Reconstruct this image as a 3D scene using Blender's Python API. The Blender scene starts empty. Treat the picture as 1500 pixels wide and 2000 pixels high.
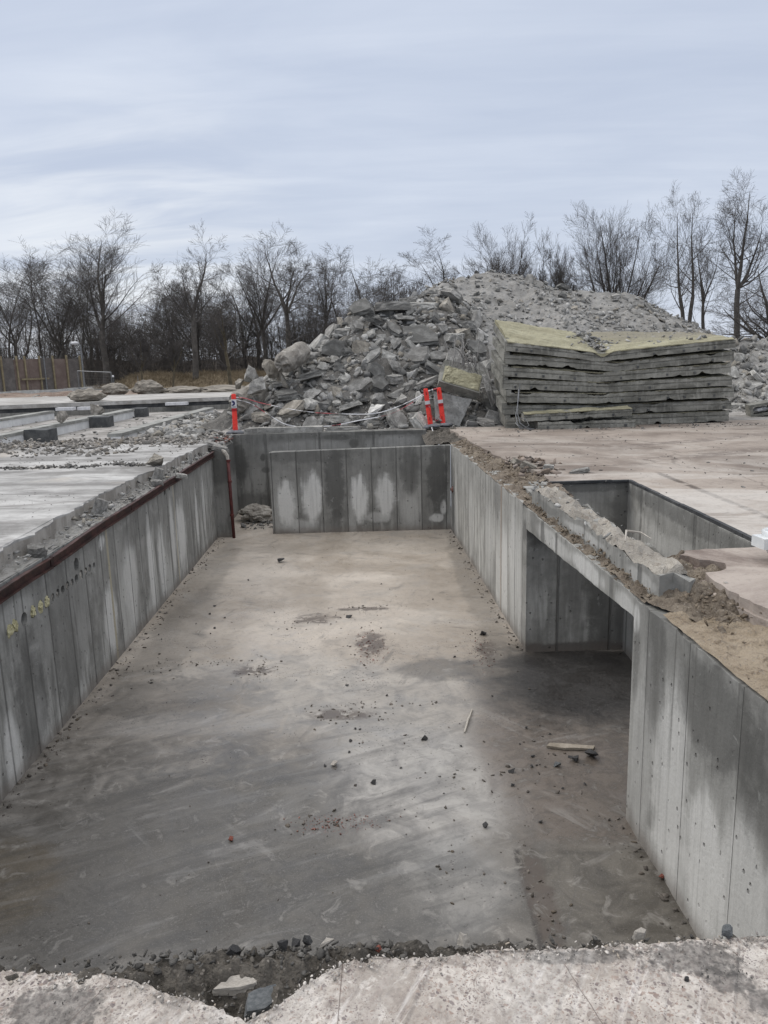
import bpy, bmesh, math, random
import numpy as np
from mathutils import Vector, Matrix, Euler, noise as mnoise

C = bpy.context.scene.collection
SC = bpy.context.scene
R = math.radians
random.seed(7)
rng = np.random.default_rng(11)

# ------------------------------------------------------------------ camera
PITCH, ROLL, EYE = R(11.35), R(1.5), 1.7
cam = bpy.data.cameras.new('camera')
cam.sensor_fit = 'VERTICAL'; cam.sensor_height = 36.0; cam.lens = 36.0 * 0.74
cam.clip_start = 0.05; cam.clip_end = 3000
camo = bpy.data.objects.new('camera', cam); C.objects.link(camo)
_up0 = Vector((0, math.sin(PITCH), math.cos(PITCH)))
_rt = Vector((math.cos(ROLL), 0, 0)) - math.sin(ROLL) * _up0
_up = Vector((math.sin(ROLL), 0, 0)) + math.cos(ROLL) * _up0
_fw = Vector((0, math.cos(PITCH), -math.sin(PITCH)))
camo.matrix_world = Matrix(((_rt.x, _up.x, -_fw.x, 0), (_rt.y, _up.y, -_fw.y, 0), (_rt.z, _up.z, -_fw.z, EYE), (0, 0, 0, 1)))
SC.camera = camo

# ------------------------------------------------------------------ light, sky, exposure
SUN_EL, SUN_AZ = 38.0, -62.0        # azimuth measured from +Y towards +X: the bright part of the cloud is front left
sl = bpy.data.lights.new('sun', 'SUN'); sl.energy = 1.1; sl.angle = R(28); sl.color = (1.0, 0.96, 0.9)
so = bpy.data.objects.new('sun', sl); C.objects.link(so)
_sd = Vector((math.sin(R(SUN_AZ)) * math.cos(R(SUN_EL)), math.cos(R(SUN_AZ)) * math.cos(R(SUN_EL)), math.sin(R(SUN_EL))))
so.rotation_euler = _sd.to_track_quat('Z', 'Y').to_euler()
SC.view_settings.view_transform = 'Standard'
try: SC.view_settings.look = 'None'
except Exception: pass
SC.view_settings.exposure = 0.33; SC.view_settings.gamma = 1.0


class G:
    """small node-graph writer"""
    def __init__(s, nt): s.nt = nt
    def put(s, sock, v):
        if isinstance(v, bpy.types.NodeSocket): s.nt.links.new(v, sock)
        elif v is not None:
            if sock.type == 'RGBA' and hasattr(v, '__len__') and len(v) == 3: v = (*v, 1)
            sock.default_value = v
    def node(s, t, **kw):
        n = s.nt.nodes.new(t)
        for k, v in kw.items(): setattr(n, k, v)
        return n
    def math(s, op, a, b=None, c=None, clamp=False):
        n = s.node('ShaderNodeMath', operation=op, use_clamp=clamp)
        for i, v in enumerate((a, b, c)):
            if v is not None: s.put(n.inputs[i], v)
        return n.outputs[0]
    def add(s, a, b): return s.math('ADD', a, b)
    def sub(s, a, b): return s.math('SUBTRACT', a, b)
    def mul(s, a, b): return s.math('MULTIPLY', a, b)
    def ss(s, x, a, b, lo=0.0, hi=1.0):
        n = s.node('ShaderNodeMapRange', interpolation_type='SMOOTHSTEP')
        s.put(n.inputs[0], x)
        for i, v in enumerate((a, b, lo, hi)): s.put(n.inputs[i + 1], v)
        return n.outputs[0]
    def noise(s, vec, scale, detail=4.0, rough=0.55, dist=0.0):
        n = s.node('ShaderNodeTexNoise'); s.put(n.inputs['Vector'], vec)
        n.inputs['Scale'].default_value = scale; n.inputs['Detail'].default_value = detail
        n.inputs['Roughness'].default_value = rough; n.inputs['Distortion'].default_value = dist
        return n.outputs[0]
    def vor(s, vec, scale, feature='F1', out=0, rnd=1.0):
        n = s.node('ShaderNodeTexVoronoi', feature=feature); s.put(n.inputs['Vector'], vec)
        n.inputs['Scale'].default_value = scale; n.inputs['Randomness'].default_value = rnd
        return n.outputs[out]
    def white(s, x):
        n = s.node('ShaderNodeTexWhiteNoise', noise_dimensions='1D'); s.put(n.inputs['W'], x); return n.outputs[0]
    def mix(s, f, a, b, mode='MIX'):
        n = s.node('ShaderNodeMix', data_type='RGBA', blend_type=mode); s.put(n.inputs[0], f); s.put(n.inputs[6], a); s.put(n.inputs[7], b)
        return n.outputs[2]
    def vm(s, op, a, b=None):
        n = s.node('ShaderNodeVectorMath', operation=op); s.put(n.inputs[0], a)
        if b is not None: s.put(n.inputs[1], b)
        return n.outputs[0]
    def rot(s, vec, ang):
        n = s.node('ShaderNodeVectorRotate', rotation_type='Z_AXIS'); s.put(n.inputs['Vector'], vec); n.inputs['Angle'].default_value = ang
        return n.outputs[0]
    def sep(s, vec):
        n = s.node('ShaderNodeSeparateXYZ'); s.put(n.inputs[0], vec); return n.outputs
    def comb(s, x, y, z):
        n = s.node('ShaderNodeCombineXYZ')
        for i, v in enumerate((x, y, z)): s.put(n.inputs[i], v)
        return n.outputs[0]


class M(G):
    def __init__(s, name):
        s.m = bpy.data.materials.new(name); s.m.use_nodes = True
        super().__init__(s.m.node_tree)
        s.b = s.nt.nodes['Principled BSDF']
        s.tc = s.node('ShaderNodeTexCoord')
        s.P = s.tc.outputs['Object']
        s.b.inputs['Specular IOR Level'].default_value = 0.3
    def done(s, col, rough=0.9, height=None, dist=0.01, strength=1.0, metal=0.0):
        s.put(s.b.inputs['Base Color'], col); s.put(s.b.inputs['Roughness'], rough); s.put(s.b.inputs['Metallic'], metal)
        if height is not None:
            n = s.node('ShaderNodeBump'); n.inputs['Strength'].default_value = strength; n.inputs['Distance'].default_value = dist
            s.put(n.inputs['Height'], height); s.nt.links.new(n.outputs[0], s.b.inputs['Normal'])
        return s.m


# overcast sky: a Nishita sky under a procedural cloud sheet, brighter overhead as an overcast sky is
w = bpy.data.worlds.new('World'); SC.world = w; w.use_nodes = True
g = G(w.node_tree); bg = w.node_tree.nodes['Background']
sky = g.node('ShaderNodeTexSky', sky_type='NISHITA'); sky.sun_disc = False
sky.sun_elevation = R(SUN_EL); sky.sun_rotation = R(SUN_AZ); sky.air_density = 1.2; sky.dust_density = 2.0
D = g.node('ShaderNodeTexCoord').outputs['Generated']
dx, dy, dz = g.sep(D)
den = g.add(g.math('MAXIMUM', dz, 0.0), 0.13)
U = g.comb(g.math('DIVIDE', dx, den), g.math('DIVIDE', dy, den), 0.0)
U1 = g.vm('MULTIPLY', g.rot(U, 0.05), (0.45, 1.1, 1.0))
n1 = g.noise(U1, 0.85, 5, 0.52, 0.35)
n2 = g.noise(g.vm('ADD', U1, (7.3, 2.1, 0)), 2.4, 5, 0.55, 0.5)
n3 = g.noise(g.vm('ADD', U1, (1.3, 9.1, 0)), 0.34, 2, 0.5, 0.0)
n4 = g.noise(g.vm('MULTIPLY', g.vm('ADD', U1, (4.1, 3.3, 0)), (.5, 1.6, 1)), 3.6, 6, 0.6, 0.6)
dens = g.add(g.add(g.mul(n1, 0.42), g.mul(n2, 0.32)), g.add(g.mul(n3, 0.22), g.mul(n4, .14)))
lit = g.ss(dens, 0.40, 0.80)
ccol = g.mix(lit, (4.25, 4.8, 5.95), (6.1, 6.55, 7.4))
hor = g.ss(dz, 0.0, 0.22)
ccol = g.mix(g.mul(g.sub(1.0, hor), 0.55), ccol, (5.5, 5.95, 6.75))
sv = g.node('ShaderNodeVectorMath', operation='DOT_PRODUCT'); g.put(sv.inputs[0], D)
sv.inputs[1].default_value = Vector((math.sin(R(-17)) * .99, math.cos(R(-17)) * .99, 0.11)).normalized()
glow = g.mul(g.ss(sv.outputs[1], 0.972, 0.9995), g.ss(n2, 0.3, 0.65))
ccol = g.mix(g.mul(glow, 0.38), ccol, (8.8, 8.8, 8.6))
zen = g.ss(dz, 0.42, 0.95, 1.0, 2.3)
zc = g.comb(g.ss(dz, .40, .95, 1.0, 3.1), g.ss(dz, .40, .95, 1.0, 2.78), g.ss(dz, .40, .95, 1.0, 2.35))
ccol = g.mix(1.0, ccol, zc, 'MULTIPLY')
fin = g.mix(0.93, sky.outputs[0], ccol)
g.put(bg.inputs[0], fin); bg.inputs[1].default_value = 0.1


# ------------------------------------------------------------------ object helpers
def tag(o, label=None, cat=None, group=None, kind=None):
    if label: o['label'] = label
    if cat: o['category'] = cat
    if group: o['group'] = group
    if kind: o['kind'] = kind
    return o
def link(name, me, mat=None, parent=None):
    for m in (mat if isinstance(mat, (list, tuple)) else [mat]):
        if m: me.materials.append(m)
    o = bpy.data.objects.new(name, me); C.objects.link(o)
    if parent: o.parent = parent
    return o
def empty(name, loc=(0, 0, 0), rz=0.0):
    o = bpy.data.objects.new(name, None); C.objects.link(o); o.location = loc; o.rotation_euler = (0, 0, rz); o.empty_display_size = .2
    return o
def mesh(name, vs, fs, mi=None, smooth=False):
    me = bpy.data.meshes.new(name); me.from_pydata([tuple(v) for v in vs], [], [tuple(f) for f in fs])
    if mi is not None: me.polygons.foreach_set('material_index', mi)
    if smooth: me.polygons.foreach_set('use_smooth', [True] * len(me.polygons))
    me.update(); return me
class MB:
    """collects shapes into one mesh"""
    def __init__(s): s.v = []; s.f = []; s.m = []
    def addf(s, vs, fs, mi=0):
        k = len(s.v); s.v += [tuple(v) for v in vs]; s.f += [tuple(i + k for i in f) for f in fs]; s.m += [mi] * len(fs)
    def box(s, a, b, mi=0, mat=None):
        (x0, y0, z0), (x1, y1, z1) = a, b
        vs = [Vector(p) for p in ((x0,y0,z0),(x1,y0,z0),(x1,y1,z0),(x0,y1,z0),(x0,y0,z1),(x1,y0,z1),(x1,y1,z1),(x0,y1,z1))]
        if mat: vs = [mat @ v for v in vs]
        s.addf(vs, [(0,3,2,1),(4,5,6,7),(0,1,5,4),(1,2,6,5),(2,3,7,6),(3,0,4,7)], mi)
    def tube(s, pts, r, n=6, mi=0, closed=False):
        pts = [Vector(p) for p in pts]; rs = r if isinstance(r, (list, tuple)) else [r] * len(pts)
        vs = []
        for i, p in enumerate(pts):
            t = (pts[min(i + 1, len(pts) - 1)] - pts[max(i - 1, 0)]).normalized()
            a = t.cross(Vector((0.3, 0.2, 1)) if abs(t.z) < .9 else Vector((1, 0.1, 0))).normalized(); b = t.cross(a)
            vs += [p + (a * math.cos(k * 6.2832 / n) + b * math.sin(k * 6.2832 / n)) * rs[i] for k in range(n)]
        fs = [(i * n + k, i * n + (k + 1) % n, (i + 1) * n + (k + 1) % n, (i + 1) * n + k) for i in range(len(pts) - 1) for k in range(n)]
        fs += [tuple(range(n))[::-1], tuple((len(pts) - 1) * n + k for k in range(n))]
        s.addf(vs, fs, mi)
    def lathe(s, prof, n=16, c=(0, 0, 0), mi=0):
        vs = [(c[0] + r * math.cos(6.2832 * k / n), c[1] + r * math.sin(6.2832 * k / n), c[2] + z) for r, z in prof for k in range(n)]
        fs = [(i * n + k, i * n + (k + 1) % n, (i + 1) * n + (k + 1) % n, (i + 1) * n + k) for i in range(len(prof) - 1) for k in range(n)]
        fs += [tuple(range(n))[::-1], tuple((len(prof) - 1) * n + k for k in range(n))]
        s.addf(vs, fs, mi)
    def prism(s, poly, z0, z1, mi=0, mis=None):
        """poly: (x, y[, ztop]) counter-clockwise"""
        n = len(poly)
        vs = [(p[0], p[1], z0) for p in poly] + [(p[0], p[1], p[2] if len(p) > 2 else z1) for p in poly]
        s.addf(vs, [tuple(range(n, 2 * n))], mi)
        s.addf(vs, [tuple(range(n))[::-1]] + [(i, (i + 1) % n, n + (i + 1) % n, n + i) for i in range(n)], mi if mis is None else mis)
    def build(s, name, mat=None, parent=None, smooth=False):
        return link(name, mesh(name, s.v, s.f, s.m, smooth), mat, parent)
def jag(pts, step, amp, seed=0, closed=False, fine=0.35):
    """subdivide a plan polyline and roughen it like a broken edge"""
    r = random.Random(seed); out = []
    n = len(pts); rngk = range(n if closed else n - 1)
    for i in rngk:
        a, b = Vector(pts[i][:2]), Vector(pts[(i + 1) % n][:2])
        k = max(1, int((b - a).length / step)); d = (b - a).normalized(); nn = Vector((-d.y, d.x))
        for j in range(k):
            q = a + (b - a) * (j / k)
            s = mnoise.noise(Vector((q.x * 2.1, q.y * 2.1, seed * 3.7))) * amp + r.uniform(-1, 1) * amp * fine
            if j == 0 and fine > 0: s *= .4
            q2 = q + nn * s + d * r.uniform(-.25, .25) * step * (j > 0)
            out.append((q2.x, q2.y))
    if not closed: out.append(tuple(pts[-1][:2]))
    return out
def nz(x, y, z=0.0, o=4): return mnoise.fractal(Vector((x, y, z)), 0.9, 2.0, o)
# ------------------------------------------------------------------ materials
def wall_mat(name, axis, pw, off, patches=(), darks=(), tone=1.0, damp=0.5, joint=0.022, holes=True, seed=0.0, marks=()):
    """board-formed concrete: s runs along the wall, panels pw wide with joints, damp tops, dry pale patches, streaks and pores"""
    m = M(name); X, Yc, Z = m.sep(m.P)
    s = X if axis == 'x' else Yc
    s2 = m.add(s, off)
    u = m.math('DIVIDE', s2, pw); pid = m.math('FLOOR', u); fr = m.math('FRACT', u)
    edge = m.math('MINIMUM', fr, m.sub(1.0, fr))
    wob = m.mul(m.noise(m.P, 9.0, 3), joint * 0.9)
    jt = m.ss(m.add(edge, m.mul(wob, -1.0)), 0.0, joint)                  # 0 in the joint
    pr = m.white(m.add(pid, 3.3 + seed)); pr2 = m.white(m.add(pid, 17.7 + seed))
    V = m.comb(m.mul(s, 1.0), seed, m.mul(Z, 0.28))
    n_lo = m.noise(V, 2.2, 4, 0.6, 0.3)
    n_st = m.noise(m.comb(m.mul(s, 26.0), seed, m.mul(Z, 0.7)), 1.0, 4, 0.6)
    n_st2 = m.noise(m.comb(m.mul(s, 8.0), seed + 4, m.mul(Z, 0.8)), 1.0, 4, 0.6, 0.4)
    n_f = m.noise(m.P, 34.0, 5, 0.62); n_m = m.noise(m.P, 5.0, 5, 0.6, 0.4)
    # dry pale zones: some panels bleach in their lower middle, the top stays damp
    h = m.math('DIVIDE', m.add(Z, 1.75), 1.75)
    top = m.ss(m.add(h, m.mul(m.sub(n_st2, 0.5), 0.9)), 0.35, 0.85)
    pale = m.mul(m.ss(m.add(m.add(n_lo, m.mul(pr, 0.22)), m.mul(m.sub(n_st2, .5), .5)), 0.54, 0.72), m.sub(1.0, m.mul(top, 0.85)))
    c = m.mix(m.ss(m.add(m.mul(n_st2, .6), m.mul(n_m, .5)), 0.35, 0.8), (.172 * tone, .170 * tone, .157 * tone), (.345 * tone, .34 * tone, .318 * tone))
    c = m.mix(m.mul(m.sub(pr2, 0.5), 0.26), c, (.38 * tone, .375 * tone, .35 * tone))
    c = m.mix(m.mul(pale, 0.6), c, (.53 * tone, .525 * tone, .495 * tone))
    for (cs, cz, hs, hz, k) in patches:                                      # efflorescence / dry areas
        ds = m.math('DIVIDE', m.sub(s, cs), hs); dzz = m.math('DIVIDE', m.sub(Z, cz), hz)
        q = m.math('SQRT', m.add(m.mul(ds, ds), m.mul(dzz, dzz)))
        q = m.add(q, m.add(m.mul(m.sub(n_st2, .5), 0.9), m.mul(m.sub(n_m, .5), .8)))
        c = m.mix(m.mul(m.ss(q, 1.15, 0.62), k), c, (.58, .575, .55))
    for (cs, cz, hs, hz, k) in darks:                                        # damp stains
        ds = m.math('DIVIDE', m.sub(s, cs), hs); dzz = m.math('DIVIDE', m.sub(Z, cz), hz)
        q = m.math('SQRT', m.add(m.mul(ds, ds), m.mul(dzz, dzz)))
        q = m.add(q, m.add(m.mul(m.sub(n_m, .5), 1.1), m.mul(m.sub(n_f, .5), .5)))
        c = m.mix(m.mul(m.ss(q, 1.2, 0.7), k), c, (.082, .081, .076))
    c = m.mix(m.mul(m.ss(n_st, 0.46, 0.75), 0.30), c, (.135, .132, .122))
    c = m.mix(m.mul(m.mul(m.ss(n_st2, 0.5, 0.78), top), damp), c, (.115, .113, .105))
    for (cs, wd, col) in marks:                                              # vertical rust or timber marks
        q = m.math('ABSOLUTE', m.add(m.sub(s, cs), m.mul(m.sub(n_m, .5), wd * 0.6)))
        c = m.mix(m.mul(m.ss(q, wd, wd * 0.4), m.ss(n_st2, 0.2, 0.6)), c, col)
    spl = m.noise(m.vm('MULTIPLY', m.P, (1, 1, 1)), 9.0, 6, 0.7, 0.6)
    c = m.mix(m.mul(m.ss(spl, 0.63, 0.67), 0.25), c, (.42, .42, .40))
    foot = m.ss(m.add(h, m.mul(m.sub(n_m, .5), .12)), 0.10, 0.0)
    c = m.mix(m.mul(foot, 0.6), c, (.16, .135, .115))                        # mud splashed on the foot
    c = m.mix(m.mul(m.sub(n_f, .5), 0.55), c, (.07, .07, .068), 'MIX')
    c = m.mix(m.mul(m.mul(m.sub(1.0, jt), m.ss(n_m, .3, .6, .35, .8)), 0.85), c, (.07, .069, .064))
    drip = m.mul(m.ss(m.noise(m.comb(m.mul(s, 14.0), seed + 8, m.mul(Z, .35)), 1.0, 3, .55), .56, .66), m.ss(m.add(h, m.mul(m.sub(m.noise(m.comb(m.mul(s, 5.0), seed + 2, 0.0), 1.0, 3), .5), 1.6)), .55, .95))
    c = m.mix(m.mul(drip, .55), c, (.085, .082, .074))
    v = m.vor(m.comb(m.mul(X, 1.0), m.mul(Yc, 1.0), m.mul(Z, .8)), 11.0, 'F1')
    vm_ = m.noise(m.P, 3.1, 2)
    v2 = m.vor(m.comb(m.mul(X, 1.0), m.mul(Yc, 1.0), m.mul(Z, .45)), 17.0, 'F1')
    pit = m.math('MAXIMUM', m.mul(m.ss(v, 0.15, 0.08), m.ss(vm_, 0.40, 0.55)), m.mul(m.mul(m.ss(v2, .16, .06), m.ss(m.noise(m.P, 2.3, 4, .7), .52, .62)), m.ss(n_f, .35, .6)))
    c = m.mix(m.mul(pit, 0.55), c, (.06, .058, .054))
    hgt = m.add(m.add(m.mul(n_f, 0.25), m.mul(n_m, 0.35)), m.sub(m.mul(jt, 0.8), m.mul(pit, 0.8)))
    return m.done(c, m.ss(n_m, 0.2, 0.8, 0.7, 0.95), hgt, 0.018, 0.9)

def rubble_mat(name, base=(.235, .235, .228), rnd='both', dark=.5):
    """broken concrete; each stone takes its own tone"""
    m = M(name)
    oi = m.node('ShaderNodeObjectInfo'); ge = m.node('ShaderNodeNewGeometry')
    k = ge.outputs['Random Per Island'] if rnd != 'obj' else oi.outputs['Random']
    P = m.P
    n1 = m.noise(P, 2.6, 5, .6, .3); n2 = m.noise(P, 17.0, 4, .65); n3 = m.noise(P, 70.0, 2, .6)
    b = Vector(base)
    if rnd == 'obj':
        c = m.mix(m.ss(n1, .36, .66), m.mix(1.0, oi.outputs['Color'], (.58, .57, .55), 'MULTIPLY'), m.mix(1.0, oi.outputs['Color'], (1.12, 1.11, 1.08), 'MULTIPLY'))
    else:
        c = m.mix(k, tuple(b * .42), tuple(b * 1.4))
        c = m.mix(m.ss(m.white(m.mul(k, 91.7)), .75, 1.0), c, (b.x * .85, b.y * .79, b.z * .70))
    c = m.mix(m.mul(m.ss(n2, .48, .70), .6), c, tuple(b * .38))
    c = m.mix(m.mul(m.ss(n1, .56, .72), .4), c, (.44, .43, .405))
    v = m.vor(P, 26.0)
    c = m.mix(m.mul(m.ss(v, .25, .1), .35), c, (.13, .115, .10))
    return m.done(c, .95, m.add(m.mul(n2, .7), m.mul(n3, .25)), .03, .9)

MAT = {}
MAT['chunk'] = rubble_mat('broken_concrete', rnd='obj')
MAT['rubble'] = rubble_mat('small_rubble', (.305, .30, .285))
MAT['gravel'] = rubble_mat('dark_gravel', (.15, .145, .138))
MAT['crumb'] = rubble_mat('soil_crumbs', (.105, .10, .092))
MAT['brickbits'] = rubble_mat('brick_bits', (.22, .115, .095))

def simple(name, c1, c2, scale=8.0, rough=.85, bump=.01, metal=0.0, detail=5, lo=.35, hi=.7, spec=.3):
    m = M(name); n = m.noise(m.P, scale, detail, .6, .3); n2 = m.noise(m.P, scale * 7, 3, .6)
    c = m.mix(m.ss(m.add(m.mul(n, .75), m.mul(n2, .25)), lo, hi), c1, c2)
    m.b.inputs['Specular IOR Level'].default_value = spec
    return m.done(c, rough, m.add(n, m.mul(n2, .4)), bump, .7, metal)
MAT['steel'] = simple('rusty_red_steel', (.026, .013, .011), (.075, .033, .027), 6, .6, .004)
MAT['pipe'] = simple('red_painted_pipe', (.055, .014, .014), (.11, .03, .027), 9, .5, .002)
MAT['red'] = simple('orange_red_plastic', (.66, .045, .035), (.95, .075, .055), 14, .4, .001)
MAT['darkred'] = simple('dark_red_reflector', (.30, .012, .016), (.42, .02, .025), 30, .35, .001)
MAT['white'] = simple('white_sheeting', (.50, .50, .51), (.68, .68, .69), 12, .5, .001)
MAT['blue'] = simple('navy_print', (.020, .022, .085), (.028, .03, .11), 20, .5, .0005)
MAT['rubber'] = simple('grey_recycled_rubber', (.10, .105, .115), (.19, .195, .21), 14, .8, .006)
MAT['black'] = simple('black_void', (.012, .012, .013), (.03, .03, .03), 10, .9, .004)
MAT['foam'] = simple('yellow_foam', (.36, .33, .19), (.50, .47, .31), 14, .9, .02)
MAT['timber'] = simple('weathered_pine', (.17, .14, .085), (.27, .23, .15), 5, .8, .003)
MAT['board'] = simple('grey_panel_board', (.095, .085, .080), (.16, .145, .135), 2.2, .9, .01)
MAT['board2'] = simple('reddish_panel_board', (.135, .10, .088), (.19, .15, .13), 2.2, .9, .01)
MAT['whiteconc'] = simple('pale_concrete', (.36, .355, .34), (.56, .555, .53), 2.6, .9, .01)
MAT['beamconc'] = simple('grey_beam_concrete', (.20, .20, .185), (.36, .36, .34), 2.0, .9, .01)
MAT['limewash'] = simple('limewashed_concrete', (.55, .555, .55), (.74, .74, .73), 1.6, .9, .01)
MAT['darkblock'] = simple('dark_damp_block', (.055, .058, .060), (.12, .122, .12), 4.5, .9, .01)
MAT['bitumen'] = simple('black_bitumen', (.025, .027, .03), (.075, .075, .075), 2.5, .75, .02)
MAT['galv'] = simple('galvanised_steel', (.17, .175, .18), (.27, .275, .28), 10, .5, .001, .6)
MAT['wire'] = simple('dull_steel_wire', (.16, .155, .15), (.27, .26, .25), 30, .55, .001, .5)
MAT['ceramic'] = simple('white_ceramic', (.60, .62, .62), (.72, .73, .72), 3, .25, .001, spec=.5)
MAT['boulder'] = simple('tan_grey_boulder', (.155, .140, .118), (.34, .31, .265), 1.8, .95, .04)
MAT['pile'] = simple('brownish_old_concrete', (.17, .155, .135), (.36, .34, .305), 3.2, .95, .05)
MAT['wood'] = simple('pale_wood', (.22, .19, .15), (.36, .32, .265), 9, .85, .004)
MAT['redbrick'] = simple('red_brick', (.15, .05, .036), (.24, .085, .062), 12, .9, .01)
MAT['darkstone'] = simple('dark_stone', (.030, .030, .032), (.085, .083, .080), 18, .8, .01)
MAT['palestone'] = simple('pale_stone', (.34, .31, .27), (.5, .47, .42), 18, .9, .01)
MAT['bluestone'] = simple('blue_grey_stone', (.088, .096, .10), (.165, .172, .175), 9, .85, .008)
MAT['straw'] = simple('dry_straw_grass', (.15, .118, .075), (.29, .235, .16), .9, .95, .02)
MAT['bark'] = simple('grey_brown_bark', (.058, .053, .048), (.115, .104, .092), 3, .95, .02)
MAT['bark2'] = simple('greenish_brown_bark', (.075, .063, .042), (.13, .11, .075), 3, .95, .02)
MAT['twig'] = simple('dark_twig_bark', (.070, .064, .060), (.115, .105, .098), .4, .95, .004)
MAT['brush'] = simple('brown_brushwood', (.062, .055, .050), (.11, .099, .088), .25, .95, .004)
MAT['leafsoil'] = simple('leaf_litter', (.040, .031, .022), (.085, .066, .046), .5, .95, .05)

# pit floor ------------------------------------------------------------
def floor_mat():
    m = M('pit_floor_screed'); P = m.P; X, Yc, Z = m.sep(P)
    warp = m.noise(P, .8, 4, .6)
    n_b = m.noise(P, .42, 5, .58, .9); n_m = m.noise(P, 1.7, 6, .62, .8); n_f = m.noise(P, 24.0, 5, .65); n_g = m.noise(P, 95.0, 3, .6)
    def streak(ang, sc, seed, ratio=.16, d=.8):
        v = m.vm('MULTIPLY', m.rot(m.vm('ADD', P, (seed, seed * 1.7, 0)), ang), (1.0, ratio, 1.0))
        return m.noise(v, sc, 6, .63, d)
    s1 = streak(1.15, 2.2, 3.1); s2 = streak(-.9, 3.0, 8.3); s3 = streak(1.5, 5.0, 1.9, .08, .4); s4 = streak(.6, 4.2, 5.5, .12)
    n_q = m.noise(P, 6.5, 6, .7, .8); n_r = m.noise(m.vm('ADD', P, (5, 3, 0)), 2.9, 6, .68, 1.0)
    tan = m.mix(m.ss(n_b, .36, .66), (.285, .243, .196), (.45, .40, .34))
    tan = m.mix(m.mul(m.ss(n_m, .48, .70), .5), tan, (.225, .21, .19))
    grey = m.mix(m.ss(m.add(m.mul(n_r, .6), m.mul(s1, .4)), .36, .66), (.066, .061, .053), (.17, .16, .145))
    def blob(cx, cy, rx, ry, k=1.0, a=.75, soft=.5):
        q1 = m.math('DIVIDE', m.sub(X, cx), rx); q2 = m.math('DIVIDE', m.sub(Yc, cy), ry)
        q = m.math('SQRT', m.add(m.mul(q1, q1), m.mul(q2, q2)))
        q = m.add(q, m.add(m.mul(m.sub(n_m, .5), a), m.mul(m.sub(n_r, .5), a * 1.3)))
        return m.mul(m.ss(q, 1.0 + soft / 2, 1.0 - soft / 2), k)
    near = m.ss(m.add(m.add(Yc, m.mul(m.sub(n_m, .5), 2.6)), m.mul(m.sub(n_r, .5), 2.6)), 9.4, 5.6)
    c = m.mix(m.mul(near, .92), tan, grey)
    def patch(bb, lo, hi, n=None):
        return m.mix(blob(*bb), c, m.mix(m.ss(n if n is not None else n_q, .32, .68), lo, hi))
    c = patch((.2, 5.75, .85, 1.0, .85), (.225, .213, .196), (.365, .35, .325), n_r); c = patch((.3, 4.5, .55, .5, .6), (.13, .128, .12), (.23, .225, .212), n_r)      # pale trowelled zone
    c = patch((.0, 7.3, 1.5, .9, .5), (.24, .228, .21), (.36, .34, .31), n_r)
    c = patch((-1.4, 8.0, 1.2, .6, .45), (.25, .235, .21), (.39, .36, .32), n_r)
    c = patch((-2.0, 6.9, .9, .26, .4), (.22, .21, .20), (.36, .34, .31))
    dk = ((.043, .040, .035), (.097, .090, .079))
    for bb in ((-1.5, 4.9, 1.45, 1.1, .75), (-2.2, 7.5, .9, .5, .4), (-.6, 4.25, .85, .6, .8), (.45, 3.75, .7, .25, .5), (.55, 8.05, .45, .32, .6), (-.8, 5.8, .45, .4, .45), (-2.2, 4.1, .5, .5, .5),
              (1.3, 4.3, .55, .65, .7), (1.5, 6.4, .7, 1.0, .45), (-2.75, 9.2, .35, 2.2, .4), (-2.95, 12.0, .3, 2.6, .3), (1.35, 11.5, .22, 3.2, .35), (-.4, 13.9, 2.4, .6, .22)):
        c = patch(bb, *dk)
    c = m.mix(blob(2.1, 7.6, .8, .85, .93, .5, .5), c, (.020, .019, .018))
    c = patch((1.3, 6.2, .6, 1.0, .55), (.095, .078, .064), (.19, .16, .135))
    c = patch((-2.8, 4.55, .5, .5, .55), (.075, .058, .035), (.125, .10, .066))
    c = patch((1.45, 4.45, .5, .55, .5), (.085, .072, .055), (.15, .128, .10))
    wb = m.mul(m.sub(n_q, .5), .10)
    mud = m.mul(m.ss(m.add(X, m.mul(m.sub(n_r, .5), .7)), .75, 1.15), m.mul(m.ss(m.add(Yc, m.mul(m.sub(n_m, .5), .5)), 4.85, 5.0), m.ss(m.add(Yc, m.mul(m.sub(n_r, .5), 1.4)), 8.6, 7.4)))
    c = m.mix(m.mul(mud, .75), c, m.mix(m.ss(n_q, .34, .66), (.060, .048, .037), (.15, .122, .098)))
    pour = m.mul(m.ss(m.add(X, wb), .84, .90), m.ss(m.add(Yc, m.mul(wb, 1.5)), 4.86, 4.76))
    c = m.mix(m.mul(pour, .85), c, m.mix(m.ss(n_r, .36, .66), (.060, .053, .043), (.135, .122, .102)))
    pj = m.mul(m.ss(m.math('ABSOLUTE', m.sub(m.add(X, m.mul(wb, .6)), .88)), .035, .012), m.mul(m.ss(Yc, 4.86, 4.80), m.ss(n_q, .40, .55)))
    c = m.mix(m.mul(pj, .9), c, (.035, .030, .026))
    # mottling and short crossing scuffs
    c = m.mix(m.mul(m.ss(n_q, .53, .68), .5), c, m.mix(.5, c, (.05, .046, .042)))
    c = m.mix(m.mul(m.ss(n_q, .46, .32), .35), c, (.36, .34, .31))
    for ang, seed, colr, k in ((1.2, 3.3, (.36, .345, .325), .30), (-.7, 8.1, (.34, .33, .31), .26), (.35, 14.2, (.07, .066, .062), .5), (1.9, 21.7, (.065, .062, .06), .5), (.95, 30.1, (.38, .365, .345), .26)):
        st = streak(ang, 6.0, seed, .13, .35); gt = m.ss(m.noise(m.vm('ADD', P, (seed, seed * .6, 0)), 1.15, 3, .6), .50, .64)
        c = m.mix(m.mul(m.mul(m.ss(st, .57, .68), gt), k), c, colr)
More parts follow.
